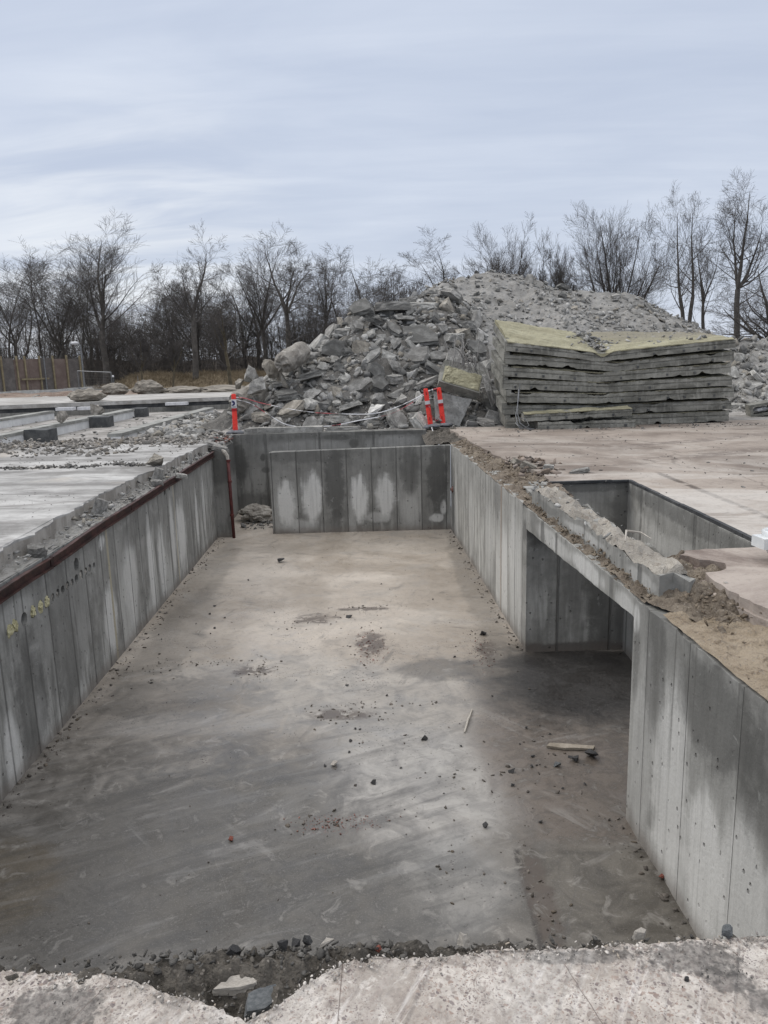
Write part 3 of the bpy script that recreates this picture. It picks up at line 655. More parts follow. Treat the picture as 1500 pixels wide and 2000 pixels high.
min_ = wall_mat('inner_wall_concrete', 'x', .505, .232, seed=14, tone=.74, damp=.55, joint=.016,
    patches=((-1.99, -1.12, .21, .50, .9), (-1.46, -.98, .235, .56, .95), (-.49, -1.02, .19, .52, .95), (.04, -1.0, .235, .46, .85), (-.1, -1.45, .3, .12, .4), (.55, -1.3, .2, .3, .25), (1.06, -1.5, .17, .09, .9), (1.22, -1.28, .07, .16, .85), (-1.75, -1.6, .4, .15, .4)),
    darks=((-.98, -.7, .2, .8, .7), (1.1, -.6, .22, .7, .75), (.55, -.5, .2, .5, .5), (-1.5, -.15, .9, .16, .45), (-.98, -1.5, .12, .3, .5)))
iw = shape('partition_wall', jag([(-2.29, 15.2), (1.37, 15.2), (1.37, 15.46), (-2.27, 15.46)], .3, .006, 4, True), -1.752, -.05, min_, seed=8, jit=.010)
for v in iw.data.vertices:
    if v.co.z > -1: v.co.z += .015 * (v.co.x + .5)
tag(iw, 'freestanding inner pit wall with pale dried patches between form joints', 'partition wall')

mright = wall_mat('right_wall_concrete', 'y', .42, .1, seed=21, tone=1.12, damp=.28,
    patches=((9.2, -.9, .3, .8, .5), (9.8, -1.1, .25, .6, .6), (10.9, -1.0, .35, .6, .35), (12.6, -1.0, .3, .7, .35), (8.9, -.95, .12, .8, .5)),
    darks=((14.9, -.9, .25, .9, .5), (10.3, -.2, .25, .3, .4)), marks=((10.03, .03, (.22, .15, .10)),))
mret = wall_mat('recess_wall_concrete', 'x', .62, .47, seed=25, tone=.95, damp=.5, darks=((2.7, -.9, .35, 1.2, .6), (2.1, -.3, .6, .2, .6), (2.2, -1.72, .8, .08, .9), (2.35, -.9, .3, .5, .3)))
t = empty('retaining_wall', (1.6, 12, -1.75)); tag(t, 'far right pit wall with pale streaks ending at the side recess', 'retaining wall')
p = jag([(1.372, 15.198), (1.634, 8.752)], .13, .010, 2)
kid(shape('wall_body', p + [(1.98, 8.752), (1.72, 15.2)], -1.752, .0, mright, seed=12, jit=.028), t)
mb = MB(); mb.prism([(1.637, 8.75, -.02), (1.637, 8.5, -.02), (1.94, 8.5, -.02), (1.98, 8.5, -.46), (2.81, 8.5, -.46), (2.81, 8.75, -.46), (1.98, 8.75, -.46), (1.94, 8.75, -.02)], -1.752, 0); kid(mb.build('return_wall', mret), t)
kid(shape('recess_back_wall', [(2.79, 8.498), (2.79, 4.8), (3.0, 4.8), (3.0, 8.498)], -1.752, -.80, wall_mat('recess_back_concrete', 'y', .7, 0, seed=29, tone=.7, damp=.6)), t)
mb = MB(); mb.lathe([(.062, 0), (.062, .02), (.045, .024), (.02, .05)], 14); o = mb.build('pipe_cap', simple('rusty_cap', (.12, .055, .04), (.22, .13, .11), 14, .7, .004))
for v in o.data.vertices: v.co = Vector((1.385 - v.co.z, 14.86 + v.co.x, -.86 + v.co.y))
kid(o, t)

mlin = wall_mat('lintel_concrete', 'y', 1.55, .55, seed=33, tone=1.1, damp=.5, patches=((7.4, -.12, .7, .09, .5), (6.3, -.10, .5, .09, .75), (5.35, -.12, .2, .10, .6)), darks=((8.1, -.1, .2, .2, .4), (7.75, -.12, .07, .2, .7)))
lb = MB()
fp = jag([(1.634, 8.498), (1.768, 5.16)], .08, .014, 12)
zb = lambda p: -.245 + .028 * (8.5 - p[1]) + .006 * nz(p[1] * 4, 3)
ft = ztops(fp, .0, .012, 5); nn = len(fp)
vs = [(p[0], p[1], zb(p)) for p in fp] + ft + [(p[0] + .30, p[1], p[2]) for p in ft] + [(p[0] + .30, p[1], zb(p)) for p in fp]
fs = [(a * nn + i, a * nn + i + 1, ((a + 1) % 4) * nn + i + 1, ((a + 1) % 4) * nn + i) for a in range(4) for i in range(nn - 1)]
fs += [(0, nn, 2 * nn, 3 * nn), tuple(k * nn + nn - 1 for k in (3, 2, 1, 0))]
lb.addf(vs, fs); o = lb.build('lintel_beam', mlin)
tag(o, 'concrete lintel beam spanning the dark side recess in the right pit wall', 'beam')

mnear = wall_mat('near_wall_concrete', 'y', .62, .08, seed=41, tone=.80, damp=.4, joint=.006,
    patches=((4.45, -1.0, .30, .8, .8), (3.95, -1.25, .25, .5, .9), (3.5, -1.15, .3, .55, .75), (4.9, -1.1, .2, .9, .4), (5.1, -.14, .07, .12, .7), (4.2, -1.6, .5, .3, .6)),
    darks=((3.9, -.3, .55, .3, .6), (4.75, -.35, .16, .5, .5), (3.3, -.45, .4, .35, .5), (5.08, -.45, .06, .3, .4)))
p = jag([(1.77, 5.158), (1.905, 1.75)], .07, .010, 7)
nw = shape('retaining_wall', p + [(2.25, 1.75), (2.12, 5.158)], -1.752, .0, mnear, seed=22, jit=.026)
tag(nw, 'near right pit wall with pale bleached band and sandy top', 'retaining wall')

fw = shape('retaining_wall', [(-3.2, 1.62), (1.95, 1.62), (1.95, 1.945), (-3.2, 1.945)], -1.752, -.125, wall_mat('front_wall_concrete', 'x', .6, 0, seed=51))
tag(fw, 'pit end wall under the slab edge nearest the viewer', 'retaining wall')

# kerb between recess and trough, and the trough behind it
mk = wall_mat('kerb_concrete', 'y', 1.4, .3, seed=61, tone=.95, damp=.4, patches=((6.7, .1, .6, .05, .5), (5.3, .1, .3, .06, .4)), darks=((7.9, .1, .5, .05, .4),))
ko = jag([(1.715, 8.62), (1.80, 6.9), (1.875, 4.99)], .07, .030, 31)
ki = jag([(1.875, 4.99), (1.98, 5.03), (2.06, 4.93), (2.13, 4.99), (2.10, 5.5), (2.02, 6.1), (2.06, 6.9), (2.0, 7.6), (2.03, 8.65)], .07, .035, 33)
zk = lambda p: .20 + .055 * nz(p[0] * 5 + 4, p[1] * 3.2) - (.03 if 5.9 < p[1] < 6.4 else 0)
mb = MB(); mb.prism([(a[0], a[1], zk(a)) for a in ko + ki[1:]], -.20, .2)
kb = mb.build('kerb', [mk]); 
t = empty('concrete_kerb', (1.9, 6.8, 0)); tag(t, 'broken concrete kerb between the pit lintel and the sunken trough', 'kerb'); kid(kb, t); kb.name = 'kerb_body'
def crust(name, ko, ki, zf, mat, seed):
    n = 44; m_ = 7; vs = []
    fa = lin(sorted([(p[1], p[0]) for p in ko])); fb = lin(sorted([(p[1], p[0]) for p in ki]))
    for i in range(n):
        y = 5.0 + 3.6 * i / (n - 1)
        for j in range(m_):
            u = j / (m_ - 1); x = fa(y) * (1 - u) + fb(y) * u
            vs.append((x, y, .225 + .04 * nz(x * 9, y * 5, seed) * (1.3 if 0 < j < m_ - 1 else -1) - (.035 if j in (0, m_ - 1) or i in (0, n - 1) else 0)))
    fs = [(i * m_ + j, i * m_ + j + 1, (i + 1) * m_ + j + 1, (i + 1) * m_ + j) for i in range(n - 1) for j in range(m_ - 1)]
    return link(name, mesh(name, vs, fs), mat)
kid(crust('mortar_crust', ko, ki, zk, soil_mat('pale_mortar_crust', (.27, .25, .22), (.42, .39, .34), (.19, .16, .13), 6), 3), t)

mt_x = wall_mat('trough_end_concrete', 'x', 2.2, .5, seed=71, tone=.9, damp=.5, patches=((2.5, -.5, .4, .4, .3),), darks=((3.1, -.3, .15, .5, .5), (2.6, .02, .7, .06, .6)))
mt_y = wall_mat('trough_side_concrete', 'y', 1.6, .5, seed=75, tone=.98, damp=.35, patches=((9.0, -.5, .8, .3, .55), (7.8, -.45, .8, .2, .35)), darks=((7.5, -.02, 2.5, .1, .5),))
t = empty('concrete_trough', (2.7, 7.8, -.8)); tag(t, 'sunken open concrete trough in the yard slab on the right', 'trough')
mb = MB(); mb.box((1.92, 9.625, -.9), (3.2, 9.9, .07)); kid(mb.build('end_wall', mt_x), t)
mb = MB(); mb.box((3.155, 5.9, -.9), (3.42, 9.624, .075)); kid(mb.build('side_wall', mt_y), t)
mb = MB(); mb.box((2.05, 5.66, -.82), (3.18, 5.90, .05)); kid(mb.build('end_wall', mt_x), t)
mb = MB(); mb.box((1.80, 8.66, -.9), (2.07, 9.624, .06)); kid(mb.build('side_wall', mt_y), t)
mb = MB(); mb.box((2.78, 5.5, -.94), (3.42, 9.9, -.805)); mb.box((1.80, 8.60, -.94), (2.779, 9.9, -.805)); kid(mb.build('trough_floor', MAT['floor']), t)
mb = MB()
ep = jag([(3.17, 9.62), (3.19, 5.95)], .2, .006, 3)
for a, b in zip(ep[:-1], ep[1:]): mb.box((min(a[0], b[0]) - .02, b[1], .078), (max(a[0], b[0]) + .02, a[1], .106 + random.uniform(0, .006)))
ep = jag([(2.15, 9.63), (3.17, 9.63)], .2, .006, 3)
for a, b in zip(ep[:-1], ep[1:]): mb.box((a[0], 9.605, .078), (b[0], 9.66, .106 + random.uniform(0, .006)))
kid(mb.build('edge_frame', MAT['bitumen']), t)

# red drain pipe in the left far corner
t = empty('drain_pipe', (-3.06, 14.94, -1.75)); tag(t, 'red vertical drain pipe with torn white top in the left far pit corner', 'pipe')
mb = MB(); mb.tube([(-3.045, 14.93, -1.75), (-3.055, 14.93, -1.0), (-3.06, 14.93, -.17)], .033, 10); kid(mb.build('pipe', MAT['pipe'], smooth=True), t)
for z in (-.62, -1.3, -.2):
    mb = MB(); mb.lathe([(.035, 0), (.043, .004), (.043, .04), (.035, .045)], 10, (-3.055, 14.93, z)); kid(mb.build('pipe_collar', MAT['pipe']), t)
mb = MB(); mb.tube([(-3.06, 14.93, -.18), (-3.07, 14.93, -.08), (-3.12, 14.91, .0), (-3.16, 14.9, .05)], [.03, .036, .045, .02], 7); kid(mb.build('torn_sleeve', MAT['palestone']), t)
# ------------------------------------------------------------------ rubble heaps
def _ridge(pts, slope_f, slope_b, off=0.0):
    P = np.array(pts, float)
    def f(x, y):
        best = -9.0
        for i in range(len(P) - 1):
            a, b = P[i], P[i + 1]; ab = b[:2] - a[:2]; L2 = (ab ** 2).sum()
            t = max(0.0, min(1.0, ((x - a[0]) * ab[0] + (y - a[1]) * ab[1]) / L2))
            c = a + (b - a) * t
            d = math.hypot(x - c[0], y - c[1])
            best = max(best, c[2] - d * (slope_f if y < c[1] else slope_b))
        return best
    return f
ridge_main = _ridge([(-4.0, 19.9, .55), (-3.5, 20.1, .85), (-2.9, 20.5, 1.25), (-2.2, 20.8, 1.65), (-1.3, 21.4, 2.35), (-.55, 22.2, 3.05), (.5, 22.7, 3.4), (1.6, 23.0, 3.5), (2.6, 23.6, 3.2)], .72, .8)
ridge_back = _ridge([(1.7, 30, 3.7), (2.7, 31, 4.75), (4.1, 32, 5.15), (5.8, 32, 4.85), (7.6, 32, 4.4), (9.1, 32, 4.15), (10.5, 32, 3.9), (11.4, 32, 3.4), (12.6, 32, 2.5), (14.3, 31, 1.9), (17, 30, 1.2)], .56, .7)
ridge_right = _ridge([(9.3, 23.5, 1.9), (10.4, 23.5, 2.05), (11.6, 23.3, 2.05), (13, 23.3, 2.3), (15, 23.5, 2.2), (19, 24, 1.2)], .62, .7)
def heap(x, y):
    n = mnoise.fractal(Vector((x * .55, y * .55, 1.7)), 1.0, 2.0, 4)
    a = max(ridge_main(x, y), ridge_right(x, y)) + .20 * n
    b = ridge_back(x, y) + .20 * n + .10 * mnoise.fractal(Vector((x * .28 + 4, y * .28, 7.7)), 1.0, 2.0, 3)
    return max(a, b)
LAND = [
   (1.13, 21.16, 2.22, 1.13, 0.71, 'slab', 'dark', 'large smooth dark slab cracked across, high on the rubble heap'),
   (-0.46, 20.68, 1.94, 0.75, 0.56, 'block', 'tan', 'big tan block with rounded edges on the left upper slope of the rubble heap'),
   (0.28, 22.3, 3.1, 1.15, 0.27, 'slab', 'mid', 'long flat slab at the very top left of the rubble heap'),
   (1.28, 22.48, 3.16, 0.96, 0.2, 'slab', 'pale', 'thin slab with a bright white face on the crest of the rubble heap'),
   (0.84, 22.68, 3.35, 0.61, 0.15, 'slab', 'mid', 'low flat slab sticking up on the skyline of the rubble heap'),
   (1.69, 21.86, 2.67, 0.59, 0.56, 'lean', 'dark', 'dark plate leaning down to the right below the crest of the rubble heap'),
   (-0.32, 21.18, 2.29, 0.47, 0.44, 'lean2', 'pale', 'grey plate with a bright edge on the left skyline of the rubble heap'),
   (0.86, 20.4, 1.71, 0.83, 0.54, 'face', 'mid', 'wide flat grey slab lying on the slope under the cracked dark slab'),
   (-0.0, 19.46, 1.04, 0.54, 0.5, 'face', 'dark', 'dark wedge shaped slab standing on the middle of the rubble heap'),
   (0.23, 20.38, 1.71, 0.47, 0.33, 'block', 'pale', 'pale angular block beside the wide flat slab'),
   (-0.16, 18.96, 0.69, 0.46, 0.32, 'block', 'mid', 'grey triangular block just above the white painted block'),
   (-0.19, 18.52, 0.39, 0.6, 0.35, 'block', 'white', 'white painted block with ragged edges at the foot of the rubble heap'),
   (2.0, 21.12, 2.11, 0.57, 0.43, 'block', 'pale', 'pale rough slab above the wire tangle'),
   (0.07, 21.12, 2.22, 0.46, 0.26, 'block', 'pale', 'pale ribbed block on the upper slope left of the cracked dark slab'),
   (-0.65, 20.1, 1.53, 0.54, 0.41, 'block', 'tan', 'brownish block on the left slope below the big tan block'),
   (-1.09, 19.26, 0.88, 0.49, 0.34, 'block', 'tan', 'round topped tan block on the lower left slope'),
   (-1.47, 20.24, 1.5, 0.42, 0.3, 'block', 'pale', 'pale disc shaped block on the left edge of the rubble heap'),
   (0.81, 18.44, 0.32, 0.44, 0.17, 'slab', 'pale', 'pale flat slab lying just left of the twin posts'),
   (-1.07, 18.4, 0.28, 0.72, 0.19, 'slab', 'pale', 'long pale slab lying at the foot of the rubble heap on the wall head'),
   (-0.31, 18.24, 0.19, 0.52, 0.12, 'slab', 'mid', 'thin grey slab lying on the wall head in the middle'),
   (-3.0, 20.08, 0.93, 0.35, 0.53, 'upright', 'pale', 'pale shard standing upright beside the boulders'),
   (-2.24, 19.98, 1.12, 0.55, 0.22, 'slab', 'pale', 'pale flat slab lying near the old concrete pile pieces'),
   (-1.75, 18.98, 0.57, 0.54, 0.36, 'block', 'pale', 'broad pale block behind the barrier tape'),
   (-2.07, 20.66, 1.58, 0.4, 0.36, 'block', 'mid', 'grey rough block right of the broken concrete pile'),
   (0.38, 19.62, 1.17, 0.46, 0.23, 'slab', 'mid', 'flat slab sticking out of the middle of the rubble heap'),
   (0.78, 19.7, 1.23, 0.4, 0.27, 'block', 'white', 'whitish block right of centre on the rubble heap'),
   (0.74, 19.28, 0.92, 0.43, 0.3, 'block', 'mid', 'grey boulder left of the twin posts'),
   (-0.96, 21.44, 2.42, 0.51, 0.22, 'slab', 'mid', 'thin slab on the left skyline of the rubble heap'),
   (2.37, 21.9, 2.53, 0.74, 0.3, 'slab', 'mid', 'flat grey slab where the two heaps meet'),
   (-1.15, 19.72, 1.21, 0.43, 0.23, 'block', 'dark', 'dark block on the lower left of the rubble heap'),
   (0.26, 22.14, 2.96, 0.52, 0.24, 'slab', 'dark', 'dark slab under the long slab at the top of the rubble heap'),
   (1.21, 21.98, 2.8, 0.42, 0.27, 'block', 'pale', 'pale block under the crest of the rubble heap'),
   (-0.42, 19.98, 1.44, 0.3, 0.32, 'block', 'mid', 'grey block on the left middle slope of the rubble heap'),
   (0.48, 18.88, 0.64, 0.45, 0.32, 'block', 'mid', 'grey chunk low on the rubble heap right of the white painted block'),
   (10.19, 21.24, 0.64, 0.89, 0.34, 'face', 'pale', 'pale flat slab propped low on the right hand heap'),
   (10.61, 21.42, 0.8, 0.78, 0.69, 'lean', 'pale', 'big pale slab leaning on the right hand heap'),
   (10.41, 22.34, 1.34, 0.41, 0.44, 'block', 'pale', 'pale triangular block touching the slab stack on the right hand heap'),
   (10.8, 22.26, 1.32, 0.35, 0.36, 'face', 'mid', 'grey upright slab in the right hand heap'),
   (11.27, 22.88, 1.75, 0.49, 0.37, 'block', 'mid', 'grey block at the top of the right hand heap'),
   (9.66, 20.56, 0.16, 0.49, 0.22, 'slab', 'pale', 'pale slab lying flat at the foot of the right hand heap'),
   (7.48, 31.86, 4.35, 0.52, 0.28, 'block', 'dark', 'dark block perched on the ridge of the far crushed heap'),
   (10.32, 31.2, 3.48, 0.55, 0.46, 'face', 'mid', 'grey slab standing near the right end of the far crushed heap'),
   (10.8, 31.1, 3.36, 0.59, 0.42, 'lean', 'mid', 'grey slab tilted beside another on the right end of the far crushed heap'),
   (11.51, 29.92, 2.6, 0.4, 0.36, 'lean', 'mid', 'pale slab end sticking up behind the yellow topped stack'),
   (10.95, 29.68, 2.57, 0.44, 0.28, 'block', 'mid', 'grey block behind the yellow topped stack'),
   (4.58, 30.52, 4.23, 0.37, 0.29, 'block', 'mid', 'lone grey block on the bare slope of the far crushed heap'),
]
BOULD = [
   (-3.32, 19.9, 1.41, 0.48, 0.43, 'block', 'mid', 'square grey concrete block at the far left end of the boulder row'),
   (-2.85, 19.9, 1.53, 0.48, 0.54, 'round', 'tan', 'rounded brown boulder between the square block and the broken pile'),
   (-2.54, 19.9, 1.3, 0.56, 0.46, 'round', 'tan', 'brown boulder under the broken concrete pile'),
   (-3.04, 19.2, 1.14, 0.45, 0.49, 'round', 'mid', 'grey boulder below the square block'),
   (-3.68, 19.9, 1.18, 0.23, 0.26, 'round', 'tan', 'small brown boulder at the left edge of the row'),
   (-3.34, 19.2, 0.45, 0.42, 0.36, 'block', 'mid', 'grey block low beside the left orange post'),
]
def hull_mesh(kind, seed, rough=True):
    r = random.Random(seed * 7 + {'slab': 1, 'block': 2, 'shard': 3, 'bar': 4}[kind]); pts = []
    if kind in ('slab', 'shard'):
        n = r.randint(5, 8); a0 = r.uniform(0, 6.28)
        for i in range(n):
            a = a0 + 6.2832 * (i + r.uniform(-.3, .3)) / n
            q = 1 / max(abs(math.cos(a)), abs(math.sin(a))) ** r.uniform(.5, 1.0)
            rad = .5 * q * r.uniform(.72, 1.0)
            x, y = rad * math.cos(a), rad * math.sin(a) * (.55 if kind == 'shard' else .95)
            s = r.uniform(.8, 1.0)
            pts += [(x, y, -.5 + r.uniform(0, .08)), (x * s, y * s, .5 - r.uniform(0, .12))]
    else:
        for i in range((11 if rough else 8) if kind == 'block' else 12):
            v = Vector((r.gauss(0, 1), r.gauss(0, 1), r.gauss(0, 1)))
            m_ = max(abs(v.x), abs(v.y), abs(v.z)); k = r.uniform(.72, 1.0) * .5
            v = v / m_ * k * (1 if r.random() < .7 else .85)
            pts.append((v.x, v.y, v.z))
    bm = bmesh.new(); vs = [bm.verts.new(p) for p in pts]
    res = bmesh.ops.convex_hull(bm, input=vs)
    bmesh.ops.delete(bm, geom=[e for e in res['geom_interior'] if isinstance(e, bmesh.types.BMVert)], context='VERTS')
    loose = [v for v in bm.verts if not v.link_faces]
    if loose: bmesh.ops.delete(bm, geom=loose, context='VERTS')
    bmesh.ops.dissolve_limit(bm, angle_limit=R(9), verts=bm.verts, edges=bm.edges)
    if rough:
        bmesh.ops.triangulate(bm, faces=bm.faces)
        bmesh.ops.subdivide_edges(bm, edges=bm.edges, cuts=3, use_grid_fill=True)
        for v in bm.verts:
            c = v.co
            side = 1.0 if kind not in ('slab', 'shard') or abs(c.z) < .38 else .25
            d = Vector((nz(c.x * 4 + seed, c.y * 4, c.z * 4), nz(c.x * 4, c.y * 4 + seed, c.z * 4 + 9), nz(c.x * 4 + 5, c.y * 4, c.z * 4 + seed) * (.5 if kind == 'slab' else 1)))
            v.co = c + d * .045 * side
    else:
        bmesh.ops.triangulate(bm, faces=bm.faces)
    me = bpy.data.meshes.new('concrete_chunk'); bm.to_mesh(me); bm.free(); return me
KINDS = {'slab': 12, 'block': 14, 'shard': 10}
LIB = {k: [hull_mesh(k, i) for i in range(n)] for k, n in KINDS.items()}
for k in LIB:
    for me in LIB[k]: me.materials.append(MAT['chunk'])
RAW = []
for k, n in (('slab', 10), ('block', 12), ('shard', 8)):
    for i in range(n):
        me = hull_mesh(k, i + 100, False); v = np.array([q.co[:] for q in me.vertices]); f = np.array([p.vertices[:] for p in me.polygons])
        RAW.append((k, v, f)); bpy.data.meshes.remove(me)
def rand_rot(r, tilt=.6):
    return Euler((r.gauss(0, tilt), r.gauss(0, tilt), r.uniform(0, 6.28))).to_matrix()
def scatter(name, mat, items, seed=1, kind='stuff', squash=(1, 1, 1)):
    """items: (x, y, z, size, normal or None) -> one mesh of many small fragments"""
    r = random.Random(seed); V = []; F = []; k = 0
    for (x, y, z, s, nrm) in items:
        t, v, f = RAW[r.randrange(len(RAW))]
        dims = np.array({'slab': (1.1, .85, .22), 'block': (1, .8, .6), 'shard': (1.25, .8, .16)}[t]) * s * r.uniform(.8, 1.25)
        m = rand_rot(r, .45)
        if nrm is not None: m = Vector((0, 0, 1)).rotation_difference(nrm).to_matrix() @ m
        q = (v * dims) @ np.array(m).T + np.array((x, y, z)); V.append(q); F.append(f + k); k += len(v)
    V = np.concatenate(V); F = np.concatenate(F)
    me = bpy.data.meshes.new(name); me.vertices.add(len(V)); me.vertices.foreach_set('co', V.ravel())
    me.loops.add(F.size); me.loops.foreach_set('vertex_index', F.ravel().astype(np.int32))
    me.polygons.add(len(F)); me.polygons.foreach_set('loop_start', np.arange(0, F.size, 3, dtype=np.int32))
    me.update(calc_edges=True); me.validate()
    return tag(link(name, me, mat), kind=kind)
def hnorm(x, y):
    e = .25; return Vector((heap(x - e, y) - heap(x + e, y), heap(x, y - e) - heap(x, y + e), 2 * e)).normalized()

# body of the heaps
def heap_grid(name, x0, x1, y0, y1, st, mat):
    nx = int((x1 - x0) / st) + 1; ny = int((y1 - y0) / st) + 1; vs = []
    for j in range(ny):
        for i in range(nx):
            x = x0 + i * st; y = y0 + j * st
            h = heap(x, y); h += .10 * nz(x * 2.3, y * 2.3, 3, 5) + .03 * nz(x * 9, y * 9, 5, 3)
            vs.append((x, y, max(h, -.15)))
    fs = []
    for j in range(ny - 1):
        for i in range(nx - 1):
            q = (j * nx + i, j * nx + i + 1, (j + 1) * nx + i + 1, (j + 1) * nx + i)
            if max(vs[a][2] for a in q) > .0: fs.append(q)
    return tag(link(name, mesh(name, vs, fs), mat), kind='stuff')
heap_grid('rubble_heap', -6.0, 3.0, 17.6, 23.9, .12, MAT['heapfines'])
heap_grid('crushed_heap', -1.0, 18.5, 23.9, 40.0, .14, MAT['heapdust'])
heap_grid('crushed_heap', 3.0, 18.5, 17.6, 23.9, .14, MAT['heapdust'])

TONES = {'dark': (.18, .18, .175), 'mid': (.325, .32, .308), 'pale': (.48, .475, .455), 'tan': (.36, .335, .295), 'white': (.66, .655, .64)}
def chunk(name, me, loc, dims, rot, tone, label, group=None, cat='concrete chunk', r=random):
    o = bpy.data.objects.new(name, me); C.objects.link(o)
    o.location = loc; o.scale = dims; o.rotation_euler = rot
    c = Vector(TONES[tone]) * r.uniform(.85, 1.15); o.color = (*c, 1)
    return tag(o, label, cat, group)
GRP = 'broken concrete chunks in the rubble heaps'
rr = random.Random(5)
used = []
for i, (x, y, z, wd, h, s, tone, lab) in enumerate(LAND):
    if s in ('slab',): dims, rot, k = (wd * 1.05, wd * .85, h * .95), (rr.uniform(-.1, .25), rr.uniform(-.12, .12), rr.uniform(-.4, .4)), 'slab'
    elif s == 'face': dims, rot, k = (wd * 1.1, h * 1.25, .16), (rr.uniform(.75, 1.0), rr.uniform(-.15, .15), rr.uniform(-.3, .3)), 'slab'
    elif s == 'lean': dims, rot, k = (max(wd, h) * 1.25, wd * .9, .13), (.45, .75, .1), 'slab'
    elif s == 'lean2': dims, rot, k = (max(wd, h) * 1.2, wd * .9, .10), (.6, -.65, .1), 'slab'
    elif s == 'upright': dims, rot, k = (h * 1.05, wd * 1.3, .16), (1.1, -1.15, 0), 'shard'
    else: dims, rot, k = (wd * 1.1, wd * .8, h * 1.05), (rr.uniform(-.25, .25), rr.uniform(-.25, .25), rr.uniform(-.5, .5)), 'block'
    if 'smooth dark' in lab: dims, rot = (1.25, .95, .2), (.72, .12, -.25)
    nr = hnorm(x, y)
    chunk('concrete_chunk', LIB[k][i % len(LIB[k])], Vector((x, y, z)) + nr * min(.1, h * .25) + Vector((0, .08, 0)), dims, rot, tone, lab, GRP)
    used.append((x, y, max(wd, h) * .5))

# the larger loose pieces, each an object; the finer the heap gets the more of them go into one mass
cand = []
def zone(x0, x1, y0, y1, n, smin, smax, power, seed, cond):
    r = random.Random(seed); got = 0; tries = 0
    sizes = sorted([smin + (smax - smin) * r.random() ** power for _ in range(n)], reverse=True)
    for s in sizes:
        for _ in range(60):
            x = r.uniform(x0, x1); y = r.uniform(y0, y1); h = heap(x, y)
            if h < .12 or not cond(x, y): continue
            if any((x - a) ** 2 + ((y - b) * 1.1) ** 2 < (s * .36 + c * .62) ** 2 for a, b, c in used): continue
            used.append((x, y, s * .5)); cand.append((x, y, h, s)); break
main_ok = lambda x, y: ridge_main(x, y) > .05 and y < 23.2 and ridge_main(x, y) > ridge_back(x, y) - .2 and not (1.05 < x < 2.75 and 18.1 < y < 19.5)
zone(-3.6, 2.9, 18.1, 23.2, 176, .22, .95, 1.75, 3, main_ok)
zone(9.2, 13.5, 20.0, 23.8, 36, .26, .8, 2.2, 4, lambda x, y: True)
zone(2.6, 13.0, 24.0, 32.5, 60, .26, .62, 2.4, 6, lambda x, y: ridge_back(x, y) > .5)
cnt = {}
def desc(x, y, h, s, k, tone):
    size = 'big' if s > .55 else 'medium' if s > .36 else 'small'
    shape = {'slab': 'slab', 'block': 'lump', 'shard': 'shard'}[k]
    col = {'dark': 'dark grey', 'mid': 'grey', 'pale': 'pale', 'tan': 'brownish', 'white': 'whitish'}[tone]
    if y > 24 or x > 3.2 and x < 9:
        where = 'on the far heap ' + ('left of its crest' if x < 4 else 'below its crest' if x < 7 else 'right of its crest' if x < 9.6 else 'at its right end')
    elif x > 8.5:
        where = 'on the right heap ' + ('beside the slab stack' if x < 10.2 else 'at the photo edge') + (' low' if h < 1 else ' high')
    else:
        v = 'foot' if h < .6 else 'lower slope' if h < 1.3 else 'middle' if h < 2.1 else 'upper slope' if h < 2.9 else 'crest'
        where = f'on the rubble heap {v}, ' + ('far left' if x < -2 else 'left of centre' if x < -.7 else 'centre' if x < .6 else 'right side')
    return f'{size} {col} {shape} {where}'
recs = []
for i, (x, y, h, s) in enumerate(cand):
    k = rr.choice(('slab', 'slab', 'slab', 'block', 'block', 'shard', 'shard'))
    tone = rr.choice(('dark', 'mid', 'mid', 'mid', 'pale', 'pale', 'tan', 'dark', 'mid')) if rr.random() > .012 else 'white'
    recs.append([x, y, h, s, k, tone, desc(x, y, h, s, k, tone)])
by = {}
for q in recs: by.setdefault(q[6], []).append(q)
ORD = ['first', 'second', 'third', 'fourth', 'fifth', 'sixth', 'seventh', 'eighth', 'ninth', 'tenth']
for lab, qs in by.items():
    qs.sort(key=lambda q: q[0] / q[1])
    if len(qs) > 1:
        for i, q in enumerate(qs):
            if i < 10: q[6] = f'{ORD[i]} {lab}, from left'
for x, y, h, s, k, tone, lab in recs:
    dims = {'slab': (s, s * .8, s * rr.uniform(.2, .34)), 'block': (s * .95, s * .78, s * rr.uniform(.5, .72)), 'shard': (s * 1.15, s * .8, s * .18)}[k]
    nr = hnorm(x, y)
    rt = (Vector((0, 0, 1)).rotation_difference(nr).to_matrix() @ rand_rot(rr, .38)).to_euler()
    chunk('concrete_chunk', rr.choice(LIB[k]), Vector((x, y, h)) + nr * s * .12, dims, rt, tone, lab, GRP)

# everything finer
items = []
r = random.Random(9)
while len(items) < 3000:
    x, y = r.uniform(-3.9, 2.9), r.uniform(17.95, 23.4); h = heap(x, y)
    if h < -.12: continue
    s = .05 + .26 * r.random() ** 2.6
    items.append((x, y, max(h, .10) + s * .12, s, hnorm(x, y) if h > .1 else None))
k0 = len(items)
while len(items) < k0 + 6500:
    x, y = r.uniform(1.0, 16), r.uniform(21.5, 33); h = ridge_back(x, y)
    if h < .05 or heap(x, y) < .1: continue
    bare = nz(x * .35 + 5, y * .3, 2, 3) + (.35 if 3.0 < x < 6.6 and h > 3.0 else -.1)
    if bare > .05 and r.random() < .62: continue
    s = .06 + .24 * r.random() ** 3.0
    items.append((x, y, heap(x, y) + s * .1, s, hnorm(x, y)))
k0 = len(items)
while len(items) < k0 + 1500:
    x, y = r.uniform(9.0, 16), r.uniform(19.6, 24); h = heap(x, y)
    if h < -.1: continue
    s = .06 + .30 * r.random() ** 2.4
    items.append((x, y, max(h, .1) + s * .12, s, hnorm(x, y) if h > .1 else None))
scatter('rubble', MAT['rubble'], items, 4)

